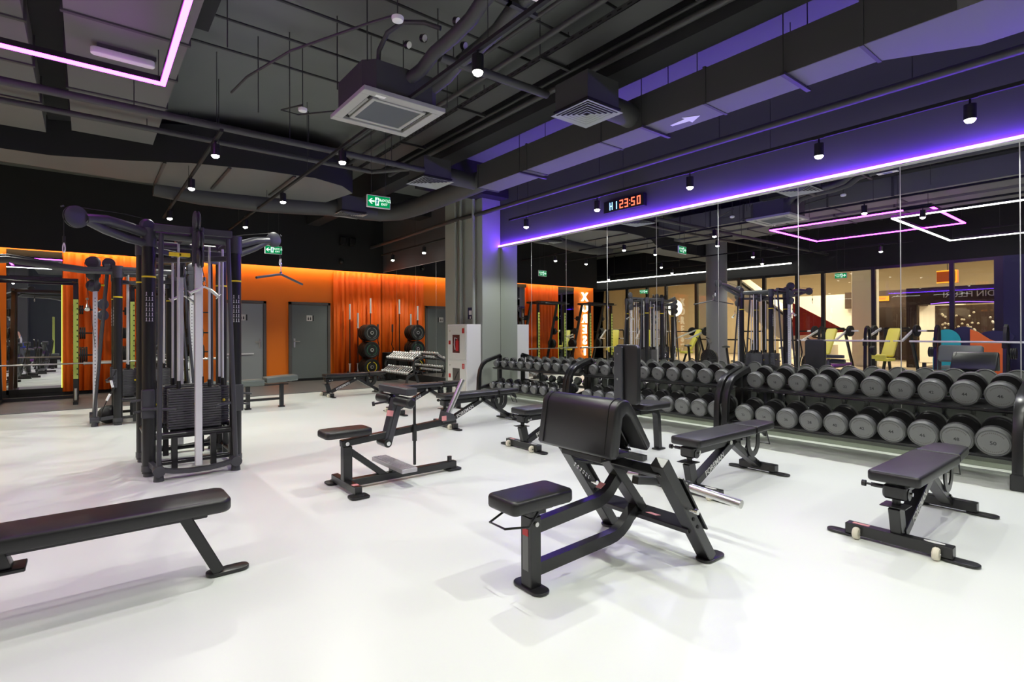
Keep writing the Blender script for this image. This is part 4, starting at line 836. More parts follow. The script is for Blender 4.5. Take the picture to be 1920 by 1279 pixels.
# ------------------------------------------------------------------ chrome dumbbell rack in the far corner
t = thing('chrome_dumbbell_rack', 'small rack of chrome dumbbells in the far corner before the mirror', 'dumbbell rack', (6.35, 12.45, 0))
for s in (-1, 1):
    MB().sweep([(-0.32, s * 0.78, 0.02), (-0.28, s * 0.78, 0.20), (0.02, s * 0.78, 0.34)], 0.05, 0.05).sweep([(0.02, s * 0.78, 0.02), (-0.12, s * 0.78, 0.45), (-0.10, s * 0.78, 0.55), (0.20, s * 0.78, 0.70)], 0.05, 0.05).build('end_frame', 'metal2', t)
    MB().bb(-0.35, 0.25, s * 0.78 - 0.03, s * 0.78 + 0.03, 0.0, 0.04).build('foot', 'metal', t)
for x0, z0 in ((-0.25, 0.235), (-0.10, 0.585)): MB().beam((x0, -0.78, z0), (x0, 0.78, z0), 0.03, 0.03).beam((x0 + 0.24, -0.78, z0 + 0.13), (x0 + 0.24, 0.78, z0 + 0.13), 0.03, 0.03).build('shelf_rail', 'metal', t)
proto = None
def chrome_db(loc, lab, grp):
    global proto
    if proto is None:
        t = thing('chrome_dumbbell', lab, 'dumbbell', loc, 0, grp); t.rotation_euler = (0, R(-32), 0)
        MB().cyl((-0.09, 0, 0), (0.09, 0, 0), 0.013, n=10).build('handle', 'brightchrome', t)
        for s in (-1, 1): MB().lathe([(0.02, 0), (0.036, 0.010), (0.036, 0.045), (0.02, 0.06)], (s * 0.085, 0, 0), (s, 0, 0), 14).build('weight_head', 'brightchrome', t)
        proto = t
    else:
        c = copy_tree(proto, loc, None, lab, grp); c.rotation_euler = (0, R(-32), 0)
for sh, (x0, z0) in enumerate(((-0.15, 0.345), (0.0, 0.695))):
    for k in range(12): chrome_db((6.35 + x0, 12.45 - 0.70 + 0.128 * k, z0), 'small chrome dumbbell, %s from the camera on the %s shelf of the corner rack' % (ORD[k], 'lower' if sh == 0 else 'upper'), 'chrome dumbbells on the %s shelf' % ('lower' if sh == 0 else 'upper'))

# ------------------------------------------------------------------ bumper plate tree with upright bars
t = thing('plate_tree', 'dark plate and bar stand in front of the orange corner curtain', 'plate stand', (6.0, 14.1, 0))
MB().bb(-0.04, 0.04, -0.04, 0.04, 0.02, 1.45, 0.004).build('post', 'metal', t)
MB().bb(-0.35, 0.60, -0.54, 0.24, 0.0, 0.05, 0.006).build('base', 'metal', t)
for z in (0.36, 0.82, 1.28): MB().cyl((0, -0.56, z), (0, 0.0, z), 0.025).build('peg', 'metal', t)
for x in (-0.40, -0.17, 0.19, 0.42): MB().cyl((x, 0.12, 0.05), (x, 0.12, 0.22), 0.035).build('bar_socket', 'metal', t)
PX = 6.0
for k, z in enumerate((0.36, 0.82, 1.28)):
    for j in range(4):
        c = ['yellow', 'green', 'white'][k]
        t = thing('bumper_plate', 'black bumper plate with %s ring lettering, %s on the stand%s' % (c, ['lowest', 'middle', 'top'][k], [', front', ', second', ', third', ', rearmost'][j]), 'weight plate', (PX, 13.60 + 0.115 * j, z), 0, 'bumper plates on the corner stand')
        MB().lathe([(0.03, -0.045), (0.08, -0.045), (0.085, -0.035), (0.17, -0.035), (0.18, -0.045), (0.215, -0.045), (0.225, -0.03), (0.225, 0.03), (0.215, 0.045), (0.03, 0.045)], (0, 0, 0), (0, 1, 0), 40).build('disc', 'rubberblack', t)
        MB().lathe([(0.026, -0.047), (0.05, -0.047), (0.05, 0.0)], (0, 0, 0), (0, 1, 0), 20).build('hub', 'steel', t)
        if j == 0:
            mb = MB()
            for q in range(26):
                if q in (6, 7, 19, 20): continue
                a = 2 * PI * q / 26; mb.box((math.cos(a) * 0.135, -0.037, math.sin(a) * 0.135), (0.018, 0.002, 0.028), ry=-a + PI / 2 + PI / 2)
            mb.build('ring_lettering', ['yellow', 'darkgreen', 'dbface'][k], t)
for k, (x, h, z0) in enumerate(((5.65, 2.07, 0.12), (5.88, 1.83, 0.12), (6.25, 2.25, 0.12))):
    t = thing('barbell', ['upright barbell with pale sleeve left of the plate stand', 'shorter upright barbell behind the left of the plates', 'tallest upright barbell behind the plates'][k], 'barbell', (x, 14.22, 0), 0, 'upright barbells in the stand')
    MB().cyl((0, 0, z0), (0, 0, h - 0.42), 0.014, n=12).build('shaft', 'metal', t)
    MB().cyl((0, 0, h - 0.42), (0, 0, h - 0.40), 0.036).cyl((0, 0, h - 0.40), (0, 0, h), 0.025, n=16).build('sleeve', 'alu', t)
    MB().cyl((0, 0, z0), (0, 0, z0 + 0.30), 0.025).cyl((0, 0, z0 + 0.3), (0, 0, z0 + 0.32), 0.036).build('sleeve', 'alu', t)
t = thing('curl_bar', 'zigzag curl bar standing right of the plate stand', 'barbell', (6.47, 14.22, 0))
MB().tube([(0, 0, 0.35), (0, 0, 0.6), (0.03, 0, 0.7), (-0.03, 0, 0.82), (0.03, 0, 0.94), (0, 0, 1.05), (0, 0, 1.3)], 0.014).build('shaft', 'metal', t)
MB().cyl((0, 0, 1.3), (0, 0, 1.52), 0.025).cyl((0, 0, 0.12), (0, 0, 0.35), 0.025).build('sleeve', 'metal2', t)
o = MB().bb(6.40, 6.66, 13.45, 13.80, 0.012, 0.74, 0.01).build('storage_box', 'dark'); tag(o, 'dark box standing in the corner behind the chrome dumbbell rack', 'box')
# ------------------------------------------------------------------ cable stations
def tower(loc, rz, label, left_arm=True, right_arm=True):
    t = thing('cable_machine', label, 'cable machine', loc, rz, 'multi-station cable machines')
    cx, cy = 0.355, 0.35
    for sx in (-1, 1):
        for sy in (-1, 1):
            c = MB().cyl((sx * cx, sy * cy, 0.03), (sx * cx, sy * cy, 2.10), 0.054, n=24).build('column', 'metal', t)
            MB().cyl((sx * cx, sy * cy, 0.0), (sx * cx, sy * cy, 0.03), 0.045, n=20).cyl((sx * cx, sy * cy, 0.05), (sx * cx, sy * cy, 0.10), 0.059, n=24).build('foot', 'metal2', c)
            MB().cyl((sx * cx, sy * cy, 2.08), (sx * cx, sy * cy, 2.25), 0.062, n=24).build('cap', 'metal2', c)
            MB().cyl((sx * cx, sy * cy, 1.80), (sx * cx, sy * cy, 1.815), 0.0552, n=24).build('yellow_ring', 'yellow', c)
            if sy < 0:
                mb = MB()
                for r_ in range(6):
                    for q in range(3):
                        if (r_ * 3 + q) % 5 == 1 and r_ < 2: continue
                        a = R(-90 + (q - 1) * 24); z = 1.66 - r_ * 0.045 - (0.006 if r_ > 1 else 0)
                        x0, y0 = sx * cx + 0.0545 * math.cos(a), sy * cy + 0.0545 * math.sin(a)
                        for (dz, w, h) in ((0.004, 0.007, 0.007), (-0.010, 0.004, 0.018), (-0.022, 0.014, 0.003)):
                            mb.box((x0, y0, z + dz), (w, 0.001, h), rz=a + PI / 2)
                mb.build('instruction_icons', 'white', c)
            if sy < 0:
                b = MB().box((sx * (cx + 0.01), -cy - 0.04, 0.66), (0.10, 0.06, 0.26), 0.008).cyl((sx * cx - 0.06, -cy - 0.07, 0.62), (sx * cx - 0.20 * sx, -cy - 0.12, 0.60), 0.014).cyl((sx * cx + 0.04 * sx, -cy - 0.03, 0.70), (sx * (cx + 0.14), -cy - 0.05, 0.69), 0.010).cyl((sx * cx + 0.04 * sx, -cy - 0.03, 0.60), (sx * (cx + 0.12), -cy - 0.05, 0.59), 0.010).build('accessory_hook', 'metal2', t)
    # base and mid frames
    for z, r in ((0.10, 0.022), (0.35, 0.032)):
        mb = MB()
        for (p, q) in (((-cx, -cy), (cx, -cy)), ((-cx, cy), (cx, cy)), ((-cx, -cy), (-cx, cy)), ((cx, -cy), (cx, cy))): mb.cyl((*p, z), (*q, z), r, n=14)
        mb.build('frame_tube', 'metal', t)
    for (x, y) in ((-0.16, -cy), (-0.16, cy), (0.16, -cy), (0.16, cy), (-cx, -0.15), (-cx, 0.15), (cx, -0.15), (cx, 0.15)):
        MB().beam((x, y, 0.35), (x, y, 0.03), 0.05, 0.05, (0, 1, 0)).build('base_strut', 'metal', t)
    # top frame
    mb = MB()
    for (p, q) in (((-cx, -cy), (cx, -cy)), ((-cx, cy), (cx, cy)), ((-cx, -cy), (-cx, cy)), ((cx, -cy), (cx, cy))): mb.cyl((*p, 2.20), (*q, 2.20), 0.042, n=14)
    mb.beam((0, -0.62, 2.24), (0, 0.62, 2.24), 0.09, 0.05).beam((-cx, 0.0, 2.10), (cx, 0.0, 2.10), 0.06, 0.06).beam((-cx, -cy, 2.06), (cx, cy, 2.06), 0.05, 0.05).beam((-cx, cy, 2.03), (cx, -cy, 2.03), 0.05, 0.05)
    mb.build('top_frame', 'metal2', t)
    MB().beam((-0.33, -0.47, 2.245), (0.30, -0.47, 2.245), 0.07, 0.06).build('front_top_beam', 'metal2', t)
    # weight stacks
    for k, (x, y, w, d) in enumerate(((0.02, -0.22, 0.44, 0.14), (0.02, 0.22, 0.44, 0.14), (-0.29, 0.0, 0.10, 0.26), (0.29, 0.0, 0.10, 0.26))):
        s = MB()
        for i in range(16): s.bb(x - w / 2, x + w / 2, y - d / 2, y + d / 2, 0.39 + i * 0.0235, 0.39 + i * 0.0235 + 0.020, 0.002)
        s = s.build('weight_stack', 'stack', t)
        MB().bb(x - w / 2 + 0.02, x + w / 2 - 0.02, y - d / 2 + 0.02, y + d / 2 - 0.02, 0.36, 0.77).build('stack_core', 'rubberblack', s)
        g = MB()
        if w > d:
            for q in (-0.13, 0.13): g.cyl((x + q, y, 0.36), (x + q, y, 2.15), 0.011, n=10)
        else:
            for q in (-0.09, 0.09): g.cyl((x, y + q, 0.36), (x, y + q, 2.15), 0.011, n=10)
        g.build('guide_rod', 'alu', t)
        g = MB()
        for q in (-0.13, 0.13): g.cyl((x + q, y, 0.77) if w > d else (x, y + q * 0.7, 0.77), (x + q, y, 0.84) if w > d else (x, y + q * 0.7, 0.84), 0.018, n=10)
        g.build('rod_sleeve', 'rubberblack', t)
        MB().cyl((x, y, 0.78), (x, y, 2.1), 0.003, n=6).build('cable', 'rubberblack', t)
        MB().sph((x + (0.0 if w > d else 0.0), y - d / 2 - 0.015, 0.62), 0.014, 10).build('selector_pin', 'yellow', t)
    # two adjustable pulley stations, front and rear
    for s in (-1, 1):
        MB().bb(-0.028, 0.028, s * 0.60 - 0.028, s * 0.60 + 0.028, 0.09, 1.93, 0.005).build('pulley_column', 'alu', t)
        mb = MB(); [mb.box((0.0285, s * 0.60 + 0.0, 0.20 + 0.05 * i), (0.001, 0.012, 0.012)) for i in range(33)]; mb.build('column_holes', 'dbmark', t)
        for sx in (-1, 1):
            MB().cyl((sx * 0.305, s * 0.62, 0.07), (sx * 0.27, s * 0.46, 2.20), 0.020, n=12).build('lean_tube', 'metal2', t)
            MB().cyl((sx * 0.305, s * 0.56, 0.09), (sx * 0.305, s * 0.665, 0.09), 0.046, n=24).cyl((sx * 0.305, s * 0.61, 0.07), (sx * 0.305, s * 0.61, 0.0), 0.034, 0.042, n=20).beam((sx * 0.305, s * 0.60, 0.09), (sx * cx, s * cy, 0.12), 0.04, 0.05).build('round_foot', 'metal2', t)
        MB().sweep([(-0.30, s * 0.62, 0.10), (-0.2, s * 0.62, 0.075), (-0.08, s * 0.62, 0.06), (0.08, s * 0.62, 0.06), (0.2, s * 0.62, 0.075), (0.30, s * 0.62, 0.10)], 0.07, 0.035).build('foot_arc', 'metal2', t)
        p = MB()
        for (x, z, r) in ((0.01, 1.98, 0.088), (0.01, 2.145, 0.088), (-0.015, 2.315, 0.09)):
            p.lathe([(0.02, -0.030), (r * 0.8, -0.026), (r, -0.016), (r, -0.008)], (x + 0.0, s * 0.62, z), (1, 0, 0), 24).lathe([(r, 0.008), (r, 0.016), (r * 0.8, 0.026), (0.02, 0.030)], (x, s * 0.62, z), (1, 0, 0), 24).lathe([(r * .86, -0.008), (r * 0.80, 0), (r * .86, 0.008)], (x, s * 0.62, z), (1, 0, 0), 24)
        p.bb(-0.045, 0.045, s * 0.585 - 0.03, s * 0.585 + 0.03, 1.90, 2.22, 0.008); p.build('pulley_block', 'metal2', t)
        MB().cyl((0.0, s * 0.69, 1.99), (0.035, s * 0.69, 1.80), 0.003, n=6).build('cable', 'rubberblack', t)
        hd = MB().cyl((0.035, s * 0.69, 1.80), (0.035, s * 0.69, 1.77), 0.014).tube([(0.035 + 0.013 * math.cos(a), s * 0.69, 1.745 + 0.028 * math.sin(a)) for a in [j * PI / 5 for j in range(10)]], 0.004, 6, True).build('carabiner', 'chrome', t)
        MB().cyl((0.035, s * 0.69, 1.715), (-0.025, s * 0.69, 1.685), 0.009).cyl((0.035, s * 0.69, 1.715), (0.095, s * 0.69, 1.685), 0.009).cyl((-0.01, s * 0.69, 1.692), (-0.075, s * 0.69, 1.655), 0.015).cyl((0.08, s * 0.69, 1.692), (0.145, s * 0.69, 1.635), 0.015).lathe([(0.005, 0), (0.03, 0.004), (0.03, 0.012)], (-0.072, s * 0.69, 1.657), (-0.8, 0, -0.5), 16).lathe([(0.005, 0), (0.03, 0.004), (0.03, 0.012)], (0.142, s * 0.69, 1.638), (0.75, 0, -0.65), 16).build('v_handle', 'steel', t)
    MB().bb(-0.225, -0.06, -0.60, -0.575, 1.985, 2.02, 0.004).bb(-0.15, -0.13, -0.60, -0.46, 1.99, 2.015, 0.004).build('yellow_grip', 'yellow', t)
    def arm(bx, by, tx, ty, tz, nm):
        d = Vector((tx - bx, ty - by, 0)).normalized(); n_ = Vector((-d.y, d.x, 0)); a = t
        A = lambda f, up, sd: (bx + (tx - bx) * f + n_.x * sd, by + (ty - by) * f + n_.y * sd, 2.20 + (tz - 2.20) * f + up)
        g = MB().tube([A(0, 0.0, 0), A(0.3, 0.02, 0), A(0.6, 0.03, 0), A(0.86, 0.0, 0)], 0.045, 14).tube([A(0, -0.09, 0), A(0.3, -0.085, 0), A(0.6, -0.055, 0), A(0.86, -0.005, 0)], 0.036, 12)
        g.build('arm_tube', 'metal2', t)
        c = A(0.97, 0.0, 0)
        MB().lathe([(0.02, -0.026), (0.070, -0.023), (0.088, -0.015), (0.088, -0.007)], c, n_, 28).lathe([(0.088, 0.007), (0.088, 0.015), (0.070, 0.023), (0.02, 0.026)], c, n_, 28).lathe([(0.074, -0.008), (0.068, 0), (0.074, 0.008)], c, n_, 28).cyl((c[0] + d.x * 0.095, c[1] + d.y * 0.095, c[2] + 0.06), (c[0] + d.x * 0.1, c[1] + d.y * 0.1, c[2] + 0.07), 0.012).build('tip_pulley', 'metal2', t)
        c2 = A(0.02, 0.06, 0); MB().lathe([(0.02, -0.030), (0.060, -0.026), (0.072, -0.012), (0.072, 0.012), (0.060, 0.026), (0.02, 0.030)], c2, n_, 24).build('base_pulley', 'metal2', t)
        MB().tube([A(0.04, 0.13, 0), A(0.35, 0.125, 0), A(0.7, 0.10, 0), A(0.92, 0.085, 0)], 0.003, 6).cyl((c[0] + d.x * 0.086, c[1] + d.y * 0.086, c[2]), (c[0] + d.x * 0.086, c[1] + d.y * 0.086, c[2] - 0.17), 0.003, n=6).build('cable', 'rubberblack', t)
        return (c[0] + d.x * 0.086, c[1] + d.y * 0.086, c[2] - 0.17), n_
    tips = []
    if left_arm: tips.append(arm(-cx, -cy, -0.88, -0.68, 2.235, 'l'))
    if right_arm: tips.append(arm(cx, cy, 0.98, 0.60, 2.42, 'r'))
    for k, (c, n_) in enumerate(tips):
        MB().cyl(c, (c[0], c[1], c[2] - 0.05), 0.010).build('cable_stop', 'rubberblack', t)
        MB().tube([(c[0] + n_.x * 0.014 * math.cos(a) * (1 + 0.3 * math.sin(-a)), c[1] + n_.y * 0.014 * math.cos(a) * (1 + 0.3 * math.sin(-a)), c[2] - 0.09 + 0.036 * math.sin(a)) for a in [j * PI / 6 for j in range(12)]], 0.0045, 6, True).build('carabiner', 'white', t)
    return t, tips
tower((0.80, 6.20, 0), 0, 'large dark multi-station cable machine with weight stacks, nearest the camera at the left')
tower((0.70, 9.74, 0), R(-90), 'dark cable machine with white pulley column behind the big one, beside the black ball', False, False)
tower((-2.1, 11.3, 0), R(-60), 'dark cable machine near the storefront, seen in the mirror', True, True)
# lat bar hanging from the right arm
t = thing('pulldown_bar', 'bent pulldown bar hanging before the orange wall from the cable machine arm', 'bar', (1.86, 6.86, 2.0), R(41))
MB().tube([(-0.46, 0, -0.075), (-0.06, 0, 0.0), (0.0, 0, 0.008), (0.06, 0, 0.0), (0.46, 0, -0.075)], 0.014, 12).build('bar', 'metal2', t)
MB().cyl((0, 0, 0.01), (0, 0, 0.04), 0.016).cyl((0, 0, 0.04), (0, 0, 0.11), 0.005).tube([(0.018 * math.cos(a), 0, 0.13 + 0.020 * math.sin(a)) for a in [j * PI / 5 for j in range(10)]], 0.006, 6, True).tube([(0.013 * math.cos(a), 0, 0.175 + 0.030 * math.sin(a)) for a in [j * PI / 5 for j in range(10)]], 0.003, 6, True).build('swivel', 'chrome', t)
# crossover beam between the rear cable machines
t = thing('crossover_beam', 'long curved dark beam with two pulleys linking the rear cable machines', 'beam', (0, 0, 0))
MB().tube([(0.42, 9.42, 2.18), (0.0, 9.46, 2.17), (-0.35, 9.5, 2.21), (-0.8, 9.75, 2.29), (-1.4, 10.3, 2.29), (-1.85, 10.9, 2.22)], 0.050, 14).tube([(-0.3, 9.5, 2.24), (-0.8, 9.75, 2.34), (-1.4, 10.3, 2.35), (-1.8, 10.8, 2.26)], 0.022, 10).build('tube', 'metal2', t)
for x in (0.06, 0.25): MB().lathe([(0.01, -0.02), (0.075, -0.018), (0.078, -0.006), (0.07, 0), (0.078, 0.006), (0.075, 0.018), (0.01, 0.02)], (x, 9.47, 2.285), (0, 1, 0), 24).cyl((x, 9.44, 2.285), (x, 9.445, 2.285), 0.01).build('pulley', 'metal', t)
MB().cyl((0.06, 9.47, 2.36), (0.25, 9.47, 2.36), 0.003).tube([(-0.02, 9.47, 2.28), (0.05, 9.6, 1.6), (0.1, 9.7, 1.1)], 0.003).build('cable', 'rubberblack', t)
for z in (1.72, 1.56): MB().lathe([(0.01, -0.02), (0.075, -0.018), (0.078, 0), (0.075, 0.018), (0.01, 0.02)], (0.19, 9.80, z + 0.0), (0.6, -0.8, 0), 24).build('pulley', 'metal2', t)
o = MB().sph((0.25, 9.60, 0.135), 0.13, 24).build('medicine_ball', 'rubberblack'); tag(o, 'black medicine ball on the floor beside the rear cable machine', 'ball')
t = thing('suspension_strap', 'black strap with white handles hanging at the rear cable machine', 'strap', (0.33, 9.33, 0))
MB().tube([(0.0, 0, 0.78), (-0.06, 0, 0.62), (-0.03, 0, 0.52), (-0.09, 0, 0.40)], 0.012).tube([(-0.09, 0, 0.40), (-0.16, 0, 0.22), (-0.18, 0, 0.1)], 0.006).build('strap', 'rubberblack', t); MB().cyl((-0.06, 0, 0.64), (-0.04, 0, 0.54), 0.016).cyl((-0.07, 0, 0.45), (-0.11, 0, 0.36), 0.016).build('handle', 'white', t)

# ------------------------------------------------------------------ power racks with barbells
def plate_on(loc, r, w, label, grp, axis=(1, 0, 0), m='rubberblack'):
    t = thing('weight_plate', label, 'weight plate', loc, 0, grp)
    MB().lathe([(0.026, -w / 2), (r * 0.35, -w / 2), (r * 0.4, -w / 2 + 0.006), (r * 0.8, -w / 2 + 0.006), (r * 0.85, -w / 2), (r * 0.97, -w / 2), (r, -w / 2 + 0.006), (r, w / 2 - 0.006), (r * 0.97, w / 2), (0.026, w / 2)], (0, 0, 0), axis, 28).build('disc', m, t)
def power_rack(x0, x1, y, label, where):
    t = thing('power_rack', label, 'power rack', ((x0 + x1) / 2, y, 0), 0, 'power racks before the orange curtain'); a = (x1 - x0) / 2
    for s in (-1, 1):
        MB().beam((s * a, 0, 0.02), (s * a, 0, 2.30), 0.075, 0.075, (0, 1, 0)).build('upright', 'metal', t)
        f = MB().bb(s * a - 0.036, s * a + 0.036, -0.046, -0.038, 0.46, 1.92).build('hook_plate', 'limewhite', t)
        mb = MB()
        for k in range(14):
            z = 0.52 + 0.10 * k; mb.tube([(s * a + 0.02, -0.05, z + 0.03), (s * a + 0.022, -0.085, z + 0.02), (s * a + 0.02, -0.10, z + 0.035)], 0.009, 6).cyl((s * a - 0.05, -0.048, z), (s * a - 0.044, -0.048, z), 0.008)
        mb.build('bar_hook', 'rubberblack', f)
        MB().beam((s * a, 0.95, 0.02), (s * a, 0.35, 2.24), 0.075, 0.06, (0, 1, 0)).build('rear_post', 'metal', t)
        MB().beam((s * a, -0.30, 0.035), (s * a, 1.0, 0.035), 0.075, 0.06).beam((s * a, -0.12, 2.26), (s * a, 0.55, 2.26), 0.06, 0.06).build('side_rail', 'metal', t)
        MB().cyl((s * a, -0.22, 0.09), (s * a, -0.22, 0.30), 0.022).build('bar_holder', 'steel', t)
        for z, y_ in ((1.75, 0.49), (1.30, 0.61), (0.87, 0.725)): MB().cyl((s * (a - 0.0), y_, z), (s * (a + 0.30), y_, z), 0.014).build('storage_peg', 'metal', t)
    for y_, z_ in ((-0.12, 2.26), (0.45, 2.24), (0.95, 0.05)): MB().beam((-a, y_, z_), (a, y_, z_), 0.07, 0.06).build('cross_beam', 'metal', t)
    MB().tube([(-a * .98, -0.12, 2.22), (-a * .9, -0.3, 2.22), (-a * .5, -0.35, 2.2), (a * .5, -0.35, 2.2), (a * .9, -0.3, 2.22), (a * .98, -0.12, 2.22)], 0.016).build('pullup_bar', 'metal', t)
    for s in (-1, 1):
        for z, y_, n, r in ((1.75, 0.49, 2, 0.085), (1.30, 0.61, 3, 0.115), (0.87, 0.725, 4, 0.16)):
            for k in range(n):
                plate_on(((x0 + x1) / 2 + s * (a + 0.06 + 0.032 * k), y + y_, z), r, 0.028, 'black weight plate stored %s on the %s side of the rack %s' % ({1.75: 'highest', 1.30: 'mid-height', 0.87: 'lowest'}[z], 'right' if s > 0 else 'left', where), 'plates stored on the rack ' + where)
    b = thing('barbell', 'steel barbell resting low on the hooks of the rack ' + where, 'barbell', ((x0 + x1) / 2, y - 0.10, 0.745), 0)
    MB().cyl((-0.66, 0, 0), (0.66, 0, 0), 0.014, n=12).build('shaft', 'steel', b)
    for s in (-1, 1): MB().cyl((s * 0.66, 0, 0), (s * 0.68, 0, 0), 0.036).cyl((s * 0.68, 0, 0), (s * 1.10, 0, 0), 0.025, n=16).build('sleeve', 'steel', b)
M['limewhite'] = mat('pale_lime_plate', (0.46, 0.55, 0.12), 0.4)
power_rack(-1.25, -0.15, 12.70, 'black power rack with lime hook plates, beside the tall mirror at the left', 'at the left edge')
power_rack(0.72, 1.90, 13.05, 'black power rack with lime hook plates, behind the cable machines', 'behind the cable machines')

# ------------------------------------------------------------------ equipment seen in the mirror: bench press stations, loaded machines, bikes
def press_station(x, y0, y1, label, where, padm):
    t = thing('bench_press_station', label, 'exercise machine', (x, (y0 + y1) / 2, 0), 0, 'bench press stations by the storefront'); a = (y1 - y0) / 2
    for s in (-1, 1):
        MB().sweep([(0.25, s * a * 0.55, 0.0), (0.20, s * a * 0.55, 1.2), (0.15, s * a * 0.55, 1.34), (0.05, s * a * 0.55, 1.39), (-0.05, s * a * 0.55, 1.34), (-0.10, s * a * 0.55, 1.2), (-0.12, s * a * 0.55, 0.0)], 0.06, 0.06).build('arched_upright', 'metal', t)
        MB().box((0.22, s * a * 0.55, 0.97), (0.10, 0.09, 0.14), 0.01).build('bar_rest', 'metal', t)
    pad(MB(), -0.1, 1.05, -0.15, 0.15, 0.38, 0.45, 0.04).build('bench_pad', padm, t)
    MB().bb(0.0, 1.0, -0.03, 0.03, 0.33, 0.38).bb(0.92, 0.98, -0.25, 0.25, 0, 0.05).bb(0.92, 0.98, -0.03, 0.03, 0.05, 0.35).bb(-0.12, 0.25, -a * .55, a * .55, 0.02, 0.07).build('frame', 'metal', t)
    b = thing('barbell', 'long pale barbell on the bench press station ' + where, 'barbell', (x + 0.26, (y0 + y1) / 2, 1.03))
    MB().cyl((0, -1.1, 0), (0, 1.1, 0), 0.022, n=12).build('shaft', 'alu', b)
    for s in (-1, 1):
        for k in range(3): plate_on((x + 0.04, (y0 + y1) / 2 + s * (a * 0.55 + 0.08 + 0.035 * k), 0.78), 0.12, 0.03, 'black weight plate stored on the bench press station ' + where, 'plates on the bench press station ' + where, (0, 1, 0))
press_station(-2.4, 1.9, 4.1, 'bench press station with arched uprights, seen in the mirror, nearest the right edge', 'nearest the right edge', 'greenpad')
press_station(-2.4, 4.6, 6.6, 'bench press station with arched uprights, seen in the mirror beside the violet strip reflections', 'in the middle', 'purplepad')
t = thing('pad_bench', 'wide grey padded bench seen in the mirror behind the largest dumbbells', 'bench', (-1.25, 2.65, 0))
MB().prism(rrect(0.75, 0.36, 0.06), 0.09, frame_m((0, 0.3, 0.78), (0, 1, 0), (-0.25, 0, 1)), 0.02).build('backrest_pad', 'greenpad', t)
pad(MB(), 0.10, 0.45, -0.1, 0.55, 0.46, 0.54).build('seat_pad', 'greenpad', t)
MB().bb(-0.1, 0.4, 0.2, 0.3, 0.0, 0.46).beam((-0.05, 0.25, 0.3), (-0.05, 0.25, 0.9), 0.06, 0.06).build('frame', 'metal', t)
def plate_machine(x, y, rz, padm, label, frame='metal'):
    t = thing('plate_loaded_machine', label, 'exercise machine', (x, y, 0), rz)
    MB().prism(rrect(0.30, 0.85, 0.05), 0.08, frame_m((0.0, 0.05, 0.95), (1, 0, 0), (0, 0.55, 1)), 0.02).build('backrest_pad', padm, t)
    pad(MB(), -0.17, 0.17, -0.48, -0.1, 0.48, 0.56).build('seat_pad', padm, t)
    MB().prism(rrect(0.42, 0.12, 0.05), 0.08, frame_m((0.0, -0.62, 0.62), (1, 0, 0), (0, -0.4, 1)), 0.02).build('leg_pad', padm, t)
    MB().beam((-0.35, -0.7, 0.04), (-0.35, 0.8, 0.04), 0.06, 0.06).beam((0.35, -0.7, 0.04), (0.35, 0.8, 0.04), 0.06, 0.06).beam((-0.35, 0.75, 0.04), (0.35, 0.75, 0.04), 0.06, 0.06).beam((-0.35, 0.7, 0.05), (-0.3, 0.3, 1.35), 0.06, 0.06).beam((0.35, 0.7, 0.05), (0.3, 0.3, 1.35), 0.06, 0.06).beam((-0.3, 0.3, 1.35), (0.3, 0.3, 1.35), 0.06, 0.06).beam((0, -0.45, 0.04), (0, -0.3, 0.48), 0.06, 0.06).build('frame', frame, t)
    for s in (-1, 1):
        MB().beam((s * 0.42, 0.35, 1.35), (s * 0.48, -0.45, 1.02), 0.05, 0.05).cyl((s * 0.48, -0.45, 1.02), (s * 0.30, -0.5, 1.02), 0.018).cyl((s * 0.42, 0.2, 1.28), (s * 0.75, 0.2, 1.28), 0.024).build('press_arm', 'alu', t)
        for k in range(2): MB().lathe([(0.02, -0.018), (0.15, -0.018), (0.16, 0), (0.15, 0.018), (0.02, 0.018)], (s * (0.50 + 0.04 * k), 0.2, 1.28), (1, 0, 0), 24).build('weight_disc', 'rubberblack', t)
    return t
plate_machine(-3.6, 4.9, R(100), 'yellowpad', 'plate-loaded press with yellow pads near the storefront, right of the others')
plate_machine(-3.7, 6.5, R(100), 'yellowpad', 'plate-loaded press with yellow pads near the storefront, beside the escalator view')
plate_machine(-3.4, 12.6, R(60), 'yellowpad', 'plate-loaded machine with yellow pads behind the round grey column')
plate_machine(-3.2, 14.2, R(60), 'yellowpad', 'plate-loaded machine with yellow pads at the far end by the glass')
plate_machine(-4.1, 11.2, R(120), 'yellowpad', 'plate-loaded machine with yellow pads left of the round grey column')
t = thing('leg_press', 'leg press sled with purple plates, seen in the mirror', 'exercise machine', (-3.9, 1.6, 0), R(90))
MB().beam((-0.3, -1.0, 0.1), (-0.3, 0.8, 1.1), 0.06, 0.06).beam((0.3, -1.0, 0.1), (0.3, 0.8, 1.1), 0.06, 0.06).beam((-0.3, 0.8, 0.0), (-0.3, 0.8, 1.1), 0.06, 0.06).beam((0.3, 0.8, 0), (0.3, 0.8, 1.1), 0.06, 0.06).beam((-0.3, -1.0, 0.05), (0.3, -1.0, 0.05), 0.06, 0.06).build('frame', 'metal', t)
MB().box((0, 0.25, 0.95), (0.7, 0.05, 0.5), 0.01, rx=R(-50)).build('foot_platform', 'dark', t)
MB().box((0, -0.75, 0.45), (0.45, 0.75, 0.1), 0.02, rx=R(35)).build('back_pad', 'purplepad', t)
for s in (-1, 1):
    for k in range(3): MB().lathe([(0.02, -0.018), (0.19, -0.018), (0.2, 0), (0.19, 0.018), (0.02, 0.018)], (s * (0.42 + 0.04 * k), 0.3, 0.85), (1, 0, 0), 24).build('weight_disc', 'purplepad', t)
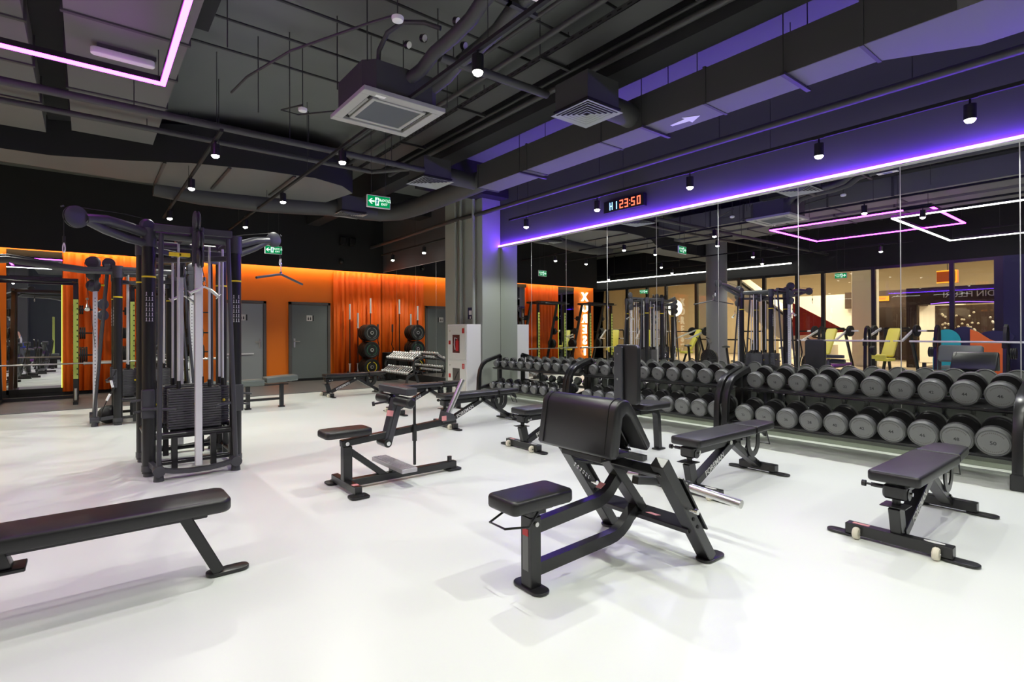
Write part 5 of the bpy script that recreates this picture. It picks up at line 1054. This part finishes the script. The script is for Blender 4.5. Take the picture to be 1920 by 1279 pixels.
# promotional boards by the glass
t = thing('curved_board', 'round-topped teal and navy board by the storefront glass', 'board', (-4.75, 3.9, 0))
MB().prism([(-0.30, 0.1)] + [(0.30 * math.cos(R(a)), 1.0 + 0.32 * math.sin(R(a))) for a in range(180, -1, -12)] + [(0.30, 0.1)], 0.04, frame_m((0, 0.05, 0), (0, 1, 0), (0, 0, 1))).build('teal_board', 'teal', t)
MB().prism([(-0.30, 0.1)] + [(0.30 * math.cos(R(a)), 1.05 + 0.34 * math.sin(R(a))) for a in range(180, -1, -12)] + [(0.30, 0.1)], 0.04, frame_m((-0.06, -0.30, 0), (0, 1, 0), (0, 0, 1))).build('navy_board', 'navy', t)
MB().bb(-0.1, 0.1, -0.6, 0.4, 0, 0.1).build('foot', 'dark', t)
t = thing('curved_board', 'orange and navy wave-shaped board by the storefront glass', 'board', (-4.70, 3.15, 0))
MB().prism([(-0.45, 0.1), (-0.45, 0.9), (-0.1, 1.05), (0.15, 1.25), (0.30, 1.32), (0.30, 0.1)], 0.04, frame_m((0, 0, 0), (0, 1, 0), (0, 0, 1))).build('orange_board', 'orangepaint', t)
MB().prism([(0.35 * math.cos(R(a)) - 0.2, 1.12 + 0.16 * math.sin(R(a))) for a in range(0, 360, 15)], 0.04, frame_m((-0.06, 0, 0), (0, 1, 0), (0, 0, 1))).build('navy_board', 'navy', t)
MB().bb(-0.1, 0.1, -0.45, 0.3, 0, 0.1).build('foot', 'dark', t)

# air bikes
def air_bike(x, y, rz, label):
    t = thing('air_bike', label, 'exercise bike', (x, y, 0), rz, 'air bikes seen in the tall mirror')
    w = MB().lathe([(0.03, -0.035), (0.28, -0.045), (0.31, -0.03), (0.31, 0.03), (0.28, 0.045), (0.03, 0.035)], (0, -0.42, 0.44), (1, 0, 0), 32).build('fan_wheel', 'metal', t)
    mb = MB(); [mb.tube([(sx * 0.05, -0.42 + 0.05 * math.cos(a), 0.44 + 0.05 * math.sin(a)), (sx * 0.055, -0.42 + 0.28 * math.cos(a), 0.44 + 0.28 * math.sin(a))], 0.004, 5) for sx in (-1, 1) for a in [k * PI / 12 for k in range(24)]]; mb.build('wheel_cage', 'metal2', w)
    MB().beam((0, -0.45, 0.14), (0, 0.55, 0.14), 0.06, 0.06).beam((0, 0.3, 0.14), (0, 0.38, 0.80), 0.06, 0.05).beam((0, -0.15, 0.15), (0, -0.40, 0.95), 0.06, 0.05).beam((0, -0.42, 0.44), (0, 0.0, 0.34), 0.05, 0.05).build('frame', 'metal', t)
    for y_ in (-0.50, 0.55): MB().beam((-0.25, y_, 0.05), (0.25, y_, 0.05), 0.06, 0.06).beam((0, y_, 0.05), (0, y_ * 0.85, 0.16), 0.05, 0.05).build('foot_bar', 'metal', t)
    MB().lathe([(0.02, -0.04), (0.11, -0.03), (0.12, 0.0), (0.05, 0.03)], (0, 0.40, 0.84), (0, 0, 1), 20).build('saddle', 'leather', t)
    for s in (-1, 1):
        MB().tube([(s * 0.12, -0.10, 0.30), (s * 0.20, -0.25, 0.75), (s * 0.24, -0.22, 1.05), (s * 0.22, -0.12, 1.10)], 0.018, 10).build('handle_arm', 'metal', t)
        MB().box((s * 0.16, 0.0 + s * 0.13, 0.34 + s * 0.09), (0.08, 0.09, 0.03), 0.005).cyl((0, s * 0.0, 0.34), (s * 0.12, s * 0.13, 0.34 + s * 0.09), 0.012).build('pedal', 'rubberblack', t)
    MB().box((0, -0.42, 0.98), (0.16, 0.05, 0.12), 0.01, rx=R(-25)).build('console', 'metal2', t)
    return t
air_bike(-1.52, 9.40, R(8), 'black air bike nearest the tall mirror, seen in its reflection')
air_bike(-1.34, 7.95, R(-6), 'black air bike seen in the tall mirror, second in the row')
air_bike(-1.12, 6.25, R(10), 'black air bike seen in the tall mirror, third in the row')
air_bike(-2.35, -0.30, R(180), 'black air bike carrying the person, seen in the tall mirror')
o = thing('side_table', 'small blue-topped side table beside the air bikes, seen in the tall mirror', 'table', (-1.98, 0.45, 0)); MB().bb(-0.17, 0.17, -0.15, 0.15, 0.74, 0.92, 0.02).build('blue_crate', 'blue', o); MB().bb(-0.13, 0.13, -0.12, 0.12, 0, 0.74, 0.01).build('stand', 'fabricgrey', o)
o = thing('water_bottle', 'clear plastic water bottle on the blue side table', 'bottle', (-2.02, 0.45, 0.92)); MB().lathe([(0.034, 0), (0.036, 0.14), (0.030, 0.18), (0.013, 0.23), (0.013, 0.25)]).build('body', 'offwhite', o); MB().cyl((0, 0, 0.25), (0, 0, 0.27), 0.016).build('cap', 'blue', o)

# person on the bike (small, seen from behind in the tall mirror)
def person():
    t = thing('person', 'person with long brown hair sitting on an air bike, seen in the tall mirror', 'person', (-2.35, -0.30, 0), R(180))
    # local: faces -y; saddle at y=.40 z=.87
    J = [((0, .40, .97), .13), ((0, .38, 1.12), .115), ((0, .33, 1.28), .13), ((0, .30, 1.40), .06), ((0, .29, 1.47), .05),
         ((-.17, .31, 1.35), .05), ((-.24, .16, 1.14), .036), ((-.235, -.06, 1.09), .026), ((.17, .31, 1.35), .05), ((.24, .16, 1.14), .036), ((.235, -.06, 1.09), .026),
         ((-.11, .36, .92), .10), ((-.14, .02, .80), .065), ((-.16, .02, .46), .042), ((-.16, -.08, .40), .035), ((-.16, -.18, .40), .03),
         ((.11, .36, .92), .10), ((.14, .06, .68), .065), ((.16, .20, .32), .042), ((.16, .12, .27), .035), ((.16, .02, .27), .03)]
    E = [(0, 1), (1, 2), (2, 3), (3, 4), (2, 5), (5, 6), (6, 7), (2, 8), (8, 9), (9, 10), (0, 11), (11, 12), (12, 13), (13, 14), (14, 15), (0, 16), (16, 17), (17, 18), (18, 19), (19, 20)]
    me = bpy.data.meshes.new('body'); me.from_pydata([j[0] for j in J], E, [])
    o = bpy.data.objects.new('body', me); COL.objects.link(o)
    md = o.modifiers.new('Skin', 'SKIN'); o.modifiers.new('Sub', 'SUBSURF').levels = 2
    for i, j in enumerate(J): me.skin_vertices[0].data[i].radius = (j[1], j[1] * (0.8 if i < 3 else 1.0)); me.skin_vertices[0].data[i].use_root = (i == 0)
    dg = bpy.context.evaluated_depsgraph_get(); m2 = bpy.data.meshes.new_from_object(o.evaluated_get(dg)); bpy.data.objects.remove(o, do_unlink=True)
    m2.materials.clear(); m2.materials.append(M['skin']); m2.polygons.foreach_set('use_smooth', [True] * len(m2.polygons))
    bm = bmesh.new(); bm.from_mesh(m2)
    tmp = MB().sph((0, .275, 1.56), 0.098, 24, (0.82, 0.98, 1.18)).sph((0, .178, 1.55), 0.016, 10, (0.8, 1.0, 1.4)).sph((0, .185, 1.505), 0.02, 10, (1.3, .5, .5)).sph((-.082, .28, 1.55), 0.02, 10, (.4, .8, 1.3)).sph((.082, .28, 1.55), 0.02, 10, (.4, .8, 1.3))
    for s in (-1, 1):
        tmp.sph((s * .232, -.10, 1.085), 0.034, 12, (0.6, 1.2, 0.9))
        for k in range(4): tmp.tube([(s * (.215 + .012 * k), -.125, 1.10 - .005 * k), (s * (.215 + .012 * k), -.155, 1.085), (s * (.22 + .008 * k), -.145, 1.055 + .003 * k)], 0.0085, 6)
        tmp.tube([(s * .21, -.09, 1.10), (s * .195, -.115, 1.11), (s * .20, -.135, 1.10)], 0.0095, 6)
    n = len(bm.verts); V = [bm.verts.new(v) for v in tmp.v]
    for f in tmp.f:
        try: q = bm.faces.new([V[i] for i in f]); q.smooth = True
        except ValueError: pass
    bm.to_mesh(m2); bm.free()
    b = bpy.data.objects.new('body', m2); COL.objects.link(b); b.parent = t
    MB().sph((0, .295, 1.585), 0.108, 24, (0.86, 0.98, 1.12)).sph((0, .36, 1.48), 0.095, 18, (0.95, 0.6, 1.5)).sph((-.05, .37, 1.38), 0.05, 12, (1, .6, 1.7)).sph((.05, .37, 1.38), 0.05, 12, (1, .6, 1.7)).build('hair', 'hair', t)
    MB().lathe([(0.135, 0.0), (0.128, 0.12), (0.12, 0.2), (0.125, 0.26)], (0, .385, .94), (0, -.15, 1), 24).build('top', 'darkcloth', t)
    for s in (-1, 1):
        MB().cyl((s * .11, .38, .93), (s * .14, .02 + (.04 if s > 0 else 0), .80 - (.12 if s > 0 else 0)), 0.108, 0.074, n=18).build('shorts_leg', 'darkcloth', t)
        MB().box((s * .16, (-.16 if s < 0 else .04), (.385 if s < 0 else .255)), (0.09, 0.26, 0.07), 0.03, seg=2).build('shoe', 'white', t)
    for s in (-1, 1): MB().sph((s * .033, .183, 1.575), 0.010, 8).build('eye', 'dbmark', t)
person()
t = thing('stall_bars', 'tall ladder-like stretching frame with lime edge, seen in the tall mirror', 'exercise frame', (-1.10, -1.2, 0))
MB().bb(-0.03, 0.03, -0.25, -0.2, 0, 2.0).bb(-0.03, 0.03, 0.2, 0.25, 0, 2.0).build('side_rail', 'limewhite', t)
mb = MB(); [mb.cyl((0, -0.2, 0.2 + 0.12 * k), (0, 0.2, 0.2 + 0.12 * k), 0.015, n=8) for k in range(15)]; mb.build('rungs', 'alu', t)
# added fill area lamps below the mall ceiling, standing in for its warm lighting
for y in (3.0, 9.0, 15.0):
    l = bpy.data.lights.new('mall_fill_light', 'AREA'); l.shape = 'RECTANGLE'; l.size = 3.0; l.size_y = 3.0; l.energy = 520; l.color = (1, 0.82, 0.58)
    o = bpy.data.objects.new('mall_fill_light', l); COL.objects.link(o); o.location = (-10.5, y, 4.5)
